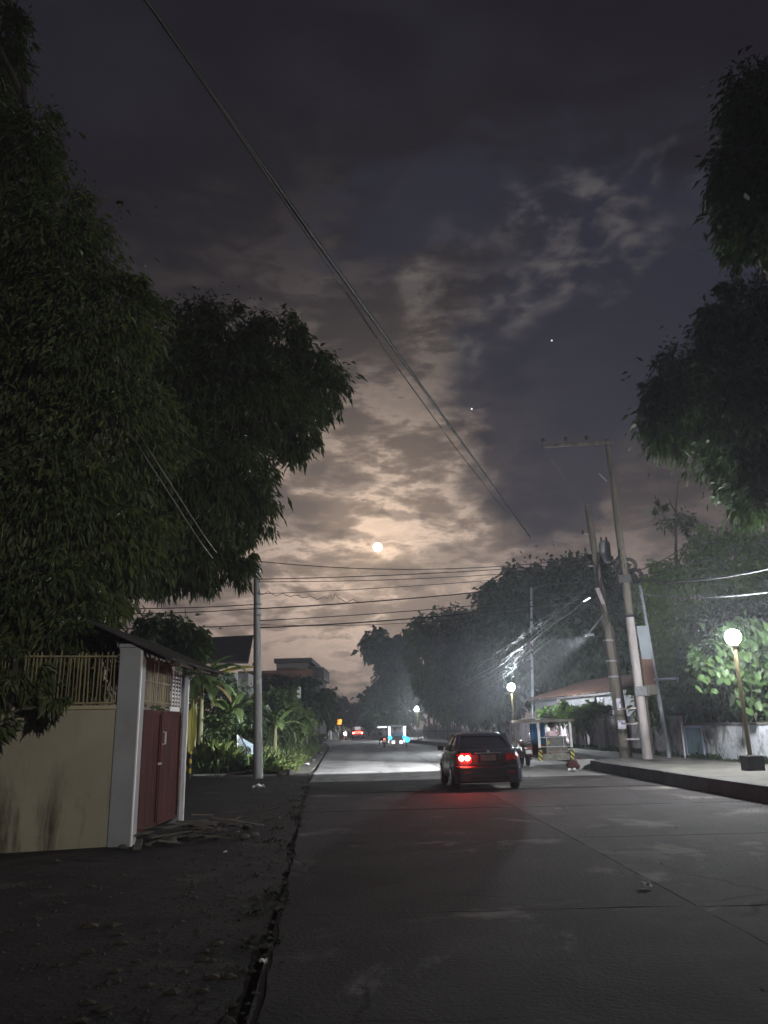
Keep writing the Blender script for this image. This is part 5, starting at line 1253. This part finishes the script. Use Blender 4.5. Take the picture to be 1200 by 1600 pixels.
    for xx_ in (x0, x1):
        for yy_, zz_ in ((y0, zr), (y1, zr - .06)):
            MB().box((xx_, yy_, (zz_ + zf + .35) / 2 if yy_ == y0 else (zz_ + zf) / 2), (.10, .06, zz_ - zf - .35) if yy_ == y0 else (.05, .05, zz_ - zf)).build('post', trim, t, .008)
        MB().box((xx_, (y0 + y1) / 2, zr - .03), (.045, y1 - y0 - .07, .05)).build('roof_rail', M_steel, t)
        MB().box((xx_, y0 - .01, .40), (.15, .03, .40)).build('hazard_panel', M_hatch, t)
        MB().box((xx_, (y0 + y1) / 2 + .08, .86), (.03, y1 - y0 - .25, .05)).build('arm_rail', M_steel, t)
    # roof, reaching over the rider
    vs = []; nx, nyy = 9, 5
    for j in range(nyy):
        for i in range(nx):
            u, v = i / (nx - 1), j / (nyy - 1); x = lerp(-.62, x1 + .14, u); y = lerp(y0 - .12, y1 + .28, v)
            vs.append((x, y, zr + .01 + .10 * (1 - (2 * u - 1) ** 2) - .04 * (2 * v - 1) ** 2))
    F = [(j * nx + i, j * nx + i + 1, (j + 1) * nx + i + 1, (j + 1) * nx + i) for j in range(nyy - 1) for i in range(nx - 1)]
    MB().add(vs, F, True).add([(x, y, z - .035) for x, y, z in vs], [f[::-1] for f in F], True).build('roof', canopy, t)
    MB().box(((x1 - .62 + .14) / 2, y0 - .14, zr - .01), (x1 + .76, .03, .10)).build('roof_valance', canopy, t, .008)
    MB().box(((x1 - .62 + .14) / 2, y1 + .30, zr - .03), (x1 + .76, .03, .08)).build('roof_valance', canopy, t, .008)
    MB().tube([(-.55, y1 + .2, zr), (-.25, y1 - .05, 1.0), (-.1, .52, .95)], .016, 6).build('canopy_strut', M_steel, t)
    MB().tube([(-.55, y0 + .05, zr), (-.2, -.75, 1.0), (-.06, -.8, .74)], .016, 6).build('canopy_strut', M_steel, t)
    # rear: lower bumper panel, plated box, seat back
    MB().box(((x0 + x1) / 2, y0 - .005, .33), (x1 - x0 - .21, .04, .26)).build('rear_panel', mat('weathered_panel', (.30, .29, .26), (.17, .16, .14), 5, .8, .2), t, .01)
    MB().box(((x0 + x1) / 2 + .05, y0 + .03, .58), (.84, .05, .20)).build('rear_plate', M_steel, t, .01)
    sb_ = MB().box(((x0 + x1) / 2 + .05, y0 + .16, .86), (.86, .10, .52)).build('seat_back', mat('cracked_vinyl', (.08, .08, .085), (.16, .155, .15), 6, .6, .4, 14), t, .03)
    MB().box(((x0 + x1) / 2, y0 + .50, .60), (1.1, .58, .12)).build('seat', M_black, t, .03)
    wheel(t, (x1 + .12, -.22, .27), .27, .09)
    MB().box((x1 + .12, -.22, .58), (.16, .62, .03)).build('sidecar_mudguard', trim, t, .01)
    # front shield
    MB().slab([(x0 + .03, y1, zf), (x1 - .03, y1, zf), (x1 - .03, y1 + .12, .85), (x0 + .03, y1 + .12, .85)], .03).build('front_shield', tank, t)
    ws = MB().box(((x0 + x1) / 2, y1 + .04, 1.25), (x1 - x0 - .1, .012, .70)).build('windscreen', MATS['glass_clear'], t)
    if extras: extras(t, x0, x1, y0, y1, zf, zr)
    t.location = loc; t.rotation_euler = (0, 0, rotz); return t
gm = bpy.data.materials.new('clear_glass'); gm.use_nodes = True
_b = gm.node_tree.nodes['Principled BSDF']; _b.inputs['Base Color'].default_value = (.75, .8, .82, 1); _b.inputs['Roughness'].default_value = .08; _b.inputs['Alpha'].default_value = .25
MATS['glass_clear'] = gm
M_bluecloth = leaf_mat('blue_cloth', (.05, .14, .38), (.09, .20, .48), .3, .8)
def ex_parked(t, x0, x1, y0, y1, zf, zr):
    # blue curtain hanging inside at the front left
    vs = []; n = 16
    for i in range(n):
        u = i / (n - 1)
        for z in (.78, 1.62): vs.append((x0 - .02 + u * .62, y1 - .10 + .03 * math.sin(i * 1.6), z))
    F = [(2 * i, 2 * i + 2, 2 * i + 3, 2 * i + 1) for i in range(n - 1)]
    MB().add(vs, F, True).build('curtain', M_bluecloth, t)
    MB().tube([(x1 - .22, y0 + .05, 1.6), (x1 - .02, y0 + .1, .95)], .025, 6).build('diagonal_brace', M_grimy, t)
    MB().box((x0 + .0, y0 - .05, zr + .02), (.22, .05, .10)).build('roof_bar', M_white, t, .015)
    for z in (.72, 1.08): MB().tube([(x0, y0 + .02, z), (x1, y0 + .02, z)], .016, 6).build('cross_rail', M_grimy, t)
    for x in (x0 + .30, x1 - .30): MB().tube([(x, y0 + .02, .45), (x, y0 + .02, 1.08)], .014, 6).build('upright', M_grimy, t)
    for yy_ in (y0 + .5, y1 - .3): MB().tube([(x0, yy_, zr - .05), (x1, yy_, zr - .05)], .018, 6).build('roof_bow', M_grimy, t)
    MB().box((x0 + .36, y0 + .07, .88), (.12, .02, .13)).build('sticker', mat('yellow_paint2', (.5, .42, .1), None, 1, .5), t)
    for k, s in enumerate((.3, .55, .8)): MB().box((x0 + .15 + s, y0 + .0, .60), (.16, .02, .06)).build('rust_patch', M_rust, t)
hz_p = Vector((5.47, 32.9, 0.0))
tp = tricycle('parked tricycle with grimy white posts and hazard-striped corners near the kerb', hz_p, rad(1), M_grimy, mat('faded_canopy', (.22, .20, .18), (.15, .135, .12), 2, .9), M_redp, None, ex_parked)
M_pink = mat('pink_shirt', (.72, .50, .56), (.78, .64, .67), 4, .85)
M_denim = mat('dark_denim', (.03, .035, .05), None, 1, .9)
seat_pose = dict(pelvis=(0, 0, .0), waist=(0, -.03, .18), chest=(0, -.05, .40), neck=(0, -.03, .56), head=(.01, .0, .66), crown=(.01, .0, .78),
    lsh=(-.18, -.04, .45), lel=(-.30, .06, .24), lwr=(-.14, .22, .18), lha=(-.08, .29, .18), rsh=(.18, -.04, .45), rel=(.32, .06, .42), rwr=(.22, .06, .66), rha=(.16, .05, .73),
    lhi=(-.09, .04, -.02), lkn=(-.12, .42, .02), lan=(-.12, .46, -.36), lto=(-.12, .60, -.41), rhi=(.09, .04, -.02), rkn=(.12, .42, .02), ran=(.12, .46, -.36), rto=(.12, .60, -.41), face=(.75, .6, 0))
person('person in a pale pink shirt seated in the parked tricycle, hand by the face', None, hz_p + Vector((1.08, -.52, .78)), rad(4), seat_pose, M_pink, M_denim)
# sacks and rubbish by the kerb end
sk_ = PG(896, 1203); 
def sack(c, r, m, label, sq=.7):
    mb = MB(); n, mm = 14, 9; vs = []
    for i in range(mm):
        a = -math.pi / 2 + math.pi * (i + .3) / (mm - .4)
        for k in range(n):
            w = 2 * math.pi * k / n; q = 1 + .12 * math.sin(3 * w + i) + random.uniform(-.06, .06)
            vs.append(Vector(c) + Vector((r * math.cos(a) * math.cos(w) * q, r * math.cos(a) * math.sin(w) * q * .8, r * sq * (math.sin(a) + .9) * (1 + random.uniform(-.04, .04)))))
    F = [(i * n + k, i * n + (k + 1) % n, (i + 1) * n + (k + 1) % n, (i + 1) * n + k) for i in range(mm - 1) for k in range(n)]
    mb.add(vs, F, True); mb.add(vs[-n:], [tuple(range(n))]); mb.add(vs[:n], [tuple(range(n))[::-1]])
    return single('sack', mb, m, label, 'sack', tuple(c))
sack(PG(896, 1203), .24, mat('dark_red_sack', (.07, .018, .018), (.035, .014, .014), 5, .9), 'dark red sack lying by the kerb end behind the tricycle')
sack(PG(905, 1199), .20, mat('brown_sack', (.12, .06, .05), (.07, .04, .035), 5, .8), 'brown sack leaning on the broken kerb end', .95)
paper(895, 1207, .25, 'white paper at the foot of the dark red sack')
single('concrete_block', MB().box(PG(925, 1203) + Vector((-.15, .6, .17)), (.75, .5, .34), .3), M_concrete, 'pale broken concrete block at the end of the kerb', 'concrete block', tuple(PG(925, 1203)), bevel=.03)
single('shrub', MB(), None, 'x', 'x', (0, 0, 0)) if False else None

# approaching-distance tricycle, moving away, with rider and lit side posts
M_ledpost = emat('lit_post', (.85, .9, 1), 5.0)
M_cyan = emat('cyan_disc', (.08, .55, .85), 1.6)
def ex_far(t, x0, x1, y0, y1, zf, zr):
    for x, z, r in ((x0 + .02, .80, .19), (x1 - .10, .82, .15), (x1 + .16, .62, .24)):
        MB().lathe((x, y0 - .06, z), [(.02, .03), (r * .8, .025), (r, 0), (r * .8, -.02), (.02, -.02)], 20, (0, -1, 0)).build('cyan_disc', M_cyan, t)
    MB().loft([[((x0 + x1) / 2 + .12 + w_ * a, y0 + .02, z) for a in (-1, 1)] + [((x0 + x1) / 2 + .12 + w_ * a, y0 + .12, z) for a in (1, -1)] for w_, z in ((.45, .92), (.42, 1.0), (.30, 1.22), (.22, 1.27))], False).build('luggage_bag', mat('pale_bag', (.30, .38, .48), (.24, .31, .4), 4, .8), t)
    MB().box((-.15, y0 - .05, zr - .06), (.72, .12, .09)).build('roof_bar', emat('added_roof_glow', (.92, .94, 1), 7), t, .02)  # added glowing strip, brightens the canopy edge and the rider
    for x in (x0 + .28, x1 - .35): MB().box((x, y0 - .04, .44), (.26, .03, .24)).build('glowing_plate', emat('white_plate_glow', (1, .98, .98), 1.4), t)  # plates glow by themselves; their brightness is put into the material
t2p = Vector((-.48, 67.0, 0))
tricycle('tricycle driving away in mid-road with glowing white posts and cyan discs', t2p, rad(2.5), M_ledpost, mat('white_canopy', (.55, .54, .6), (.45, .44, .5), 3, .6), M_redp, 5.0, ex_far)
ride = dict(pelvis=(0, -.30, .84), waist=(0, -.26, 1.02), chest=(0, -.18, 1.24), neck=(0, -.12, 1.40), head=(0, -.09, 1.50), crown=(0, -.09, 1.61),
    lsh=(-.18, -.17, 1.29), lel=(-.32, .06, 1.12), lwr=(-.31, .30, 1.03), lha=(-.31, .38, 1.01), rsh=(.18, -.17, 1.29), rel=(.32, .06, 1.12), rwr=(.31, .30, 1.03), rha=(.31, .38, 1.01),
    lhi=(-.11, -.26, .82), lkn=(-.36, .02, .56), lan=(-.42, -.16, .14), lto=(-.46, -.02, .07), rhi=(.11, -.26, .82), rkn=(.20, .12, .62), ran=(.17, -.02, .28), rto=(.18, .12, .24), face=(0, 1, 0))
person('rider in a dark shirt and bare legs on the mid-road tricycle, one foot out', None, t2p, rad(2.5), ride, mat('slate_shirt', (.08, .10, .13), (.12, .14, .17), 4, .9), M_denim, M_white)
pz = dict(seat_pose); pz.update(rel=(.28, .06, .22), rwr=(.14, .22, .18), rha=(.08, .29, .18), face=(0, 1, 0))
person('passenger with dark hair seated in the mid-road tricycle sidecar', None, t2p + Vector((.93, -.42, .72)), rad(2.5), pz, mat('violet_shirt', (.14, .12, .2), (.2, .18, .26), 4, .9), M_denim)
tj = P(521, 1156, 108); tj.z = 0
tricycle('dark tricycle with white rear posts parked at the far left roadside', Vector((tj.x - 1.08, 108, 0)), rad(5), M_white, M_darkroof, M_black, None, None)

# far motorcycle with a lit headlight coming toward us
mp = P(540, 1153, 116); mp.z = 0
fm = thing('motorcycle', 'oncoming motorcycle with a dazzling white headlight far down the road', 'motorcycle', tuple(mp))
wheel(fm, mp + Vector((0, -.6, .29)), .29, .09); wheel(fm, mp + Vector((0, .6, .29)), .29, .1)
MB().tube([mp + Vector((0, -.5, .85)), mp + Vector((0, 0, .55)), mp + Vector((0, .7, .72))], [.08, .14, .08], 8).build('body', M_redp, fm)
MB().tube([mp + Vector((-.35, -.4, 1.0)), mp + Vector((0, -.5, .95)), mp + Vector((.35, -.4, 1.0))], .02, 6).build('handlebar', M_chrome, fm)
MB().sphere(mp + Vector((0, -.66, .92)), .17, 14, 9, (1, .5, 1)).build('headlight', emat('headlight', (1, 1, 1), 160), fm)
rp2 = {k: (-v[0], -v[1], v[2]) for k, v in ride.items() if k != 'face'}; rp2['face'] = (0, -1, 0)
rp2.update(lkn=(.2, -.12, .62), lan=(.17, .02, .28), lto=(.18, -.12, .24), rkn=(-.2, -.12, .62), ran=(-.17, .02, .28), rto=(-.18, -.12, .24))
person('rider on the oncoming motorcycle behind the dazzling headlight', None, mp, 0, rp2, M_denim, M_black)

# far red jeep
jp = P(559, 1152, 126); jp.z = 0
jr = thing('jeep', 'bright red jeep with lit tail lights far down the road', 'jeep', tuple(jp)); J0 = jp
MB().loft([[J0 + Vector((x * w_, y, z)) for x, z in ((-1, z0), (-1, z1 - .1), (-.93, z1), (.93, z1), (1, z1 - .1), (1, z0))] for y, w_, z0, z1 in ((-.1, .84, .5, 1.22), (0, .92, .42, 1.28), (2.4, .92, .42, 1.28), (2.6, .86, .42, 1.2), (3.7, .80, .42, 1.12), (3.85, .72, .5, .95))], False).build('body', M_redp, jr, .03)
MB().loft([[J0 + Vector((x * w_, y, z)) for x, z in ((-1, 1.28), (-.96, 1.9), (.96, 1.9), (1, 1.28))] for y, w_ in ((.02, .86), (2.3, .86))], False).build('cabin', MATS['night_glass'], jr, .02)
MB().box(J0 + Vector((0, 1.15, 1.95)), (1.84, 2.6, .09)).build('roof', M_chrome, jr, .03)
MB().box(J0 + Vector((0, -.02, 1.62)), (.95, .03, .45)).build('rear_window', emat('lit_rear_window', (.9, .88, .88), .55), jr)
for s in (-1, 1):
    MB().box(J0 + Vector((s * .72, -.02, 1.6)), (.26, .03, .45)).build('rear_pillar', M_grimy, jr)
    MB().box(J0 + Vector((s * .66, -.13, .92)), (.24, .05, .2)).build('tail_light', emat('jeep_tail', (1, .08, .06), 60), jr, .02)
    for y in (.6, 3.1): wheel(jr, J0 + Vector((s * .8, y, .36)), .36, .2)
MB().box(J0 + Vector((0, -.125, 1.0)), (1.04, .05, .40)).build('red_glow_panel', emat('red_glow', (1, .10, .07), 5), jr, .01)  # glowing red panel added so the jeep's rear looks lit
MB().box(J0 + Vector((.05, -.14, .80)), (.42, .02, .14)).build('plate', M_grimy, jr); MB().box(J0 + Vector((0, -.2, .5)), (1.7, .12, .14)).build('bumper', M_chrome, jr, .02)
# far shop sign glowing orange
sg = P(529, 1128, 128); so_ = thing('shop_sign', 'small glowing orange sign far down the left roadside', 'sign', (sg.x, 128, 0))
MB().box(sg, (1.05, .12, .8)).build('panel', emat('orange_sign', (1, .42, .06), 2.2), so_, .02)
MB().box(sg + Vector((-.9, 0, .1)), (.28, .1, 1.0)).build('white_panel', emat('white_sign', (1, .95, .9), 2.5), so_)
MB().tube([(sg.x + .55, 128, 0), (sg.x + .55, 128, sg.z)], .12, 8).build('post', M_wood, so_)
# pale gate posts at far right of the street end
for k, px in enumerate((570, 575, 580)):
    q = P(px, 1153, 140); single('gate_post', MB().box((q.x, 140, 1.3), (.22, .22, 2.6 + .3 * (k == 1))), M_grimy, ['leftmost of three pale posts at the far street end', 'middle and tallest of three pale posts at the far street end', 'rightmost of three pale posts at the far street end'][k], 'post', (q.x, 140, 0), 'pale posts at the street end', .01)

# ================================================================ the dark saloon car
M_car = mat('car_paint', (.024, .026, .040), (.027, .029, .044), 2, .28, spec=.6)
M_cglass = mat('car_glass', (.02, .022, .028), None, 1, .06, spec=.8)
M_plast = mat('black_plastic', (.012, .012, .013), None, 1, .6)
def sedan(label, loc, rotz):
    t = thing('car', label, 'car', (0, 0, 0))
    # half section (x, z) per station along y; rear at y = 0, nose at y = 4.4
    def ring(y, w, zb, zs, zt, tum=.10):
        pts = [(0.0, zb), (w * .78, zb), (w * .95, zb + .07), (w, zb + .22), (w, zs - .16), (w * .985, zs - .05), (w * .96, zs + (zt - zs) * .35), (w * (1 - tum), zt - .045), (w * (.95 - tum), zt - .015), (w * .70, zt), (0.0, zt + .014)]
        full = pts + [(-x, z) for x, z in pts[-2:0:-1]]
        return [(x, y, z) for x, z in full]
    st = [(0.02, .74, .34, .70, .86), (.05, .80, .27, .76, .97), (.16, .845, .24, .80, 1.005), (.5, .86, .22, .82, 1.02), (1.0, .865, .20, .83, 1.00), (1.9, .868, .19, .83, .97), (2.9, .865, .19, .81, .95), (3.5, .85, .20, .76, .88), (4.05, .81, .22, .68, .78), (4.3, .74, .27, .60, .68), (4.38, .66, .34, .54, .60)]
    MB().loft([ring(*s) for s in st]).build('body', M_car, t)
    # greenhouse: glass band, then painted roof and pillars
    def gr(y, w0, w1, z0, z1): return [(-w0, y, z0), (-w1, y, z1), (w1, y, z1), (w0, y, z0)]
    def sect(y0, y1, z, w): return [(-w, y0, z), (w, y0, z), (w, y1, z), (-w, y1, z)]
    def rsect(y0, y1, z, w, c): return [(-w + c, y0, z), (w - c, y0, z), (w, y0 + c * 1.6, z), (w, y1 - c * 1.6, z), (w - c, y1, z), (-w + c, y1, z), (-w, y1 - c * 1.6, z), (-w, y0 + c * 1.6, z)]
    MB().loft([rsect(.55, 3.10, .94, .79, .10), rsect(.80, 2.82, 1.10, .725, .10), rsect(1.10, 2.45, 1.28, .640, .11), rsect(1.26, 2.26, 1.355, .59, .12)], False).build('windows', M_cglass, t, .02)
    MB().loft([rsect(1.14, 2.38, 1.325, .622, .11), rsect(1.24, 2.28, 1.375, .585, .12), rsect(1.38, 2.12, 1.410, .50, .12), rsect(1.55, 1.95, 1.425, .34, .1)], True).build('roof', M_car, t)
    for s in (-1, 1):
        MB().beam((s * .735, .62, .955), (s * .585, 1.20, 1.345), .10, .06).build('rear_pillar', M_car, t, .015)
        MB().beam((s * .75, 3.02, .95), (s * .60, 2.34, 1.345), .05, .06).build('front_pillar', M_car, t, .01)
        MB().beam((s * .785, 1.85, .95), (s * .615, 1.80, 1.345), .06, .03).build('side_pillar', M_plast, t)
        MB().box((s * .93, 2.72, 1.0), (.17, .10, .12)).build('mirror', M_car, t, .03)
        for y in (.82, 3.42):
            c = (s * .78, y, .31)
            wh = MB().lathe(c, [(.20, -.10), (.27, -.10), (.305, -.07), (.305, .07), (.27, .10), (.20, .10)], 28, (1, 0, 0)).build('wheel', M_tyre, t)
            MB().lathe(Vector(c) + Vector((s * .07, 0, 0)), [(.02, 0), (.06, .015), (.19, .01), (.205, .035)], 22, (s, 0, 0)).build('rim', M_chrome, wh)
            # dark arch lip
            vs = []
            for k in range(13):
                a = math.pi * k / 12
                for r in (.34, .375): vs.append((s * .872, y + r * math.cos(a), .30 + r * math.sin(a)))
            MB().add(vs, [(2 * k, 2 * k + 1, 2 * k + 3, 2 * k + 2) if s > 0 else (2 * k, 2 * k + 2, 2 * k + 3, 2 * k + 1) for k in range(12)]).build('arch_lip', M_plast, t)
        MB().box((s * .872, 1.75, .62), (.012, .14, .03)).build('door_handle', M_chrome, t)
        for y in (1.05, 1.83, 2.7): MB().box((s * .869, y, .60), (.006, .012, .56)).build('door_seam', M_plast, t)
        MB().box((s * .873, 1.9, .90), (.008, 2.2, .02)).build('window_trim', M_chrome, t)
    # rear face
    for s, e in ((-1, 380), (1, 1.1)):
        m = emat('brake_lit', (1, .035, .022), e) if s < 0 else mat('dim_bulb', (.10, .004, .004), None, 1, .3, emit=(1, .02, .02, .10))
        c = MB().loft([[(s * x, y, z) for x, z, y in ((.44, .70, .012), (.70, .72, .03), (.80, .80, .10), (.79, .90, .10), (.66, .92, .03), (.45, .90, .01))], [(s * x, y, z) for x, z, y in ((.44, .70, .12), (.70, .72, .14), (.80, .80, .2), (.79, .90, .2), (.66, .92, .14), (.45, .90, .12))]], False)
        tl = c.build('tail_light', mat('red_lens', (.30, .01, .01), None, 1, .2) if s < 0 else mat('dim_red_lens', (.10, .004, .004), None, 1, .3, emit=(1, .02, .02, .06)), t)
        for x in (.53, .68): MB().lathe((s * x, .006 if x < .6 else .02, .81), [(.005, 0), (.045, .006), (.062, .02), (.062, .05)], 16, (0, -1, 0)).sphere((s * x, -.004 if x < .6 else .012, .81), .055, 14, 8, (1, .35, 1)).build('bulb_lens', m, tl)
    MB().loft([[(x * w_, y, z) for x, z in ((-1, z0), (-1, z1), (1, z1), (1, z0))] for y, w_, z0, z1 in ((-.06, .72, .26, .58), (-.02, .80, .22, .62), (.18, .868, .20, .63))], False).build('bumper', M_car, t, .03)
    MB().box((0, -.075, .32), (1.0, .02, .10)).build('diffuser', M_plast, t)
    MB().box((0, .0, .81), (.56, .03, .17)).build('plate_recess', M_plast, t, .01)
    MB().box((0, -.02, .81), (.40, .012, .14)).build('plate', mat('plate_white', (.34, .33, .30), (.16, .155, .14), 30, .6), t)
    MB().box((0, -.005, .925), (.7, .03, .025)).build('trunk_handle', M_chrome, t, .005)
    for s in (-1, 1): MB().box((s * .43, .006, .80), (.008, .012, .34)).build('trunk_seam', M_plast, t)
    MB().box((0, -.004, .64), (1.1, .02, .012)).build('trunk_seam', M_plast, t)
    MB().lathe((0, .0, .965), [(.005, 0), (.035, .002), (.035, .02)], 14, (0, -1, 0)).build('badge', M_chrome, t)
    MB().tube([(-.25, .66, .97), (.05, .72, 1.02)], .008, 5).build('wiper', M_plast, t)
    MB().box((0, .30, 1.022), (1.5, .10, .02)).build('trunk_spoiler', M_car, t, .008)
    for s in (-1, 1): MB().box((s * .55, -.062, .47), (.18, .02, .05)).build('reflector', M_redp, t)
    MB().tube([(.5, -.06, .27), (.5, .2, .27)], .03, 10).build('exhaust', M_chrome, t)
    t.location = loc; t.rotation_euler = (0, 0, rotz); return t
cc = PG(766, 1237); 
sedan('dark saloon car driving away with one glaring red brake light', (cc.x, cc.y, 0), rad(2.0))

# ================================================================ unseen street light added behind the viewer to light the left wall, gate and tree
bs = thing('unseen_street_light', 'unseen grey arm street light added behind the camera to light the left corner', 'street light', (8.6, -7.0, .31)); b = Vector(bs['org'])
MB().tube([b, b + Vector((0, 0, 6.6)), b + Vector((-.5, .3, 7.0)), b + Vector((-1.5, .9, 7.15))], [.09, .07, .05, .04], 10).build('pole', M_metal, bs)
hd_ = MB().box(b + Vector((-1.8, 1.1, 7.12)), (.75, .28, .12), rad(150)).build('added_lamp_head', M_metal, bs, .03)
spot('added_street_beam', b + Vector((-1.8, 1.1, 7.0)), (-7, 15, 6.8), I_BEHIND, 68, 1.0, (1.0, .96, .86), bs, .15)
print('objects', len(bpy.data.objects))
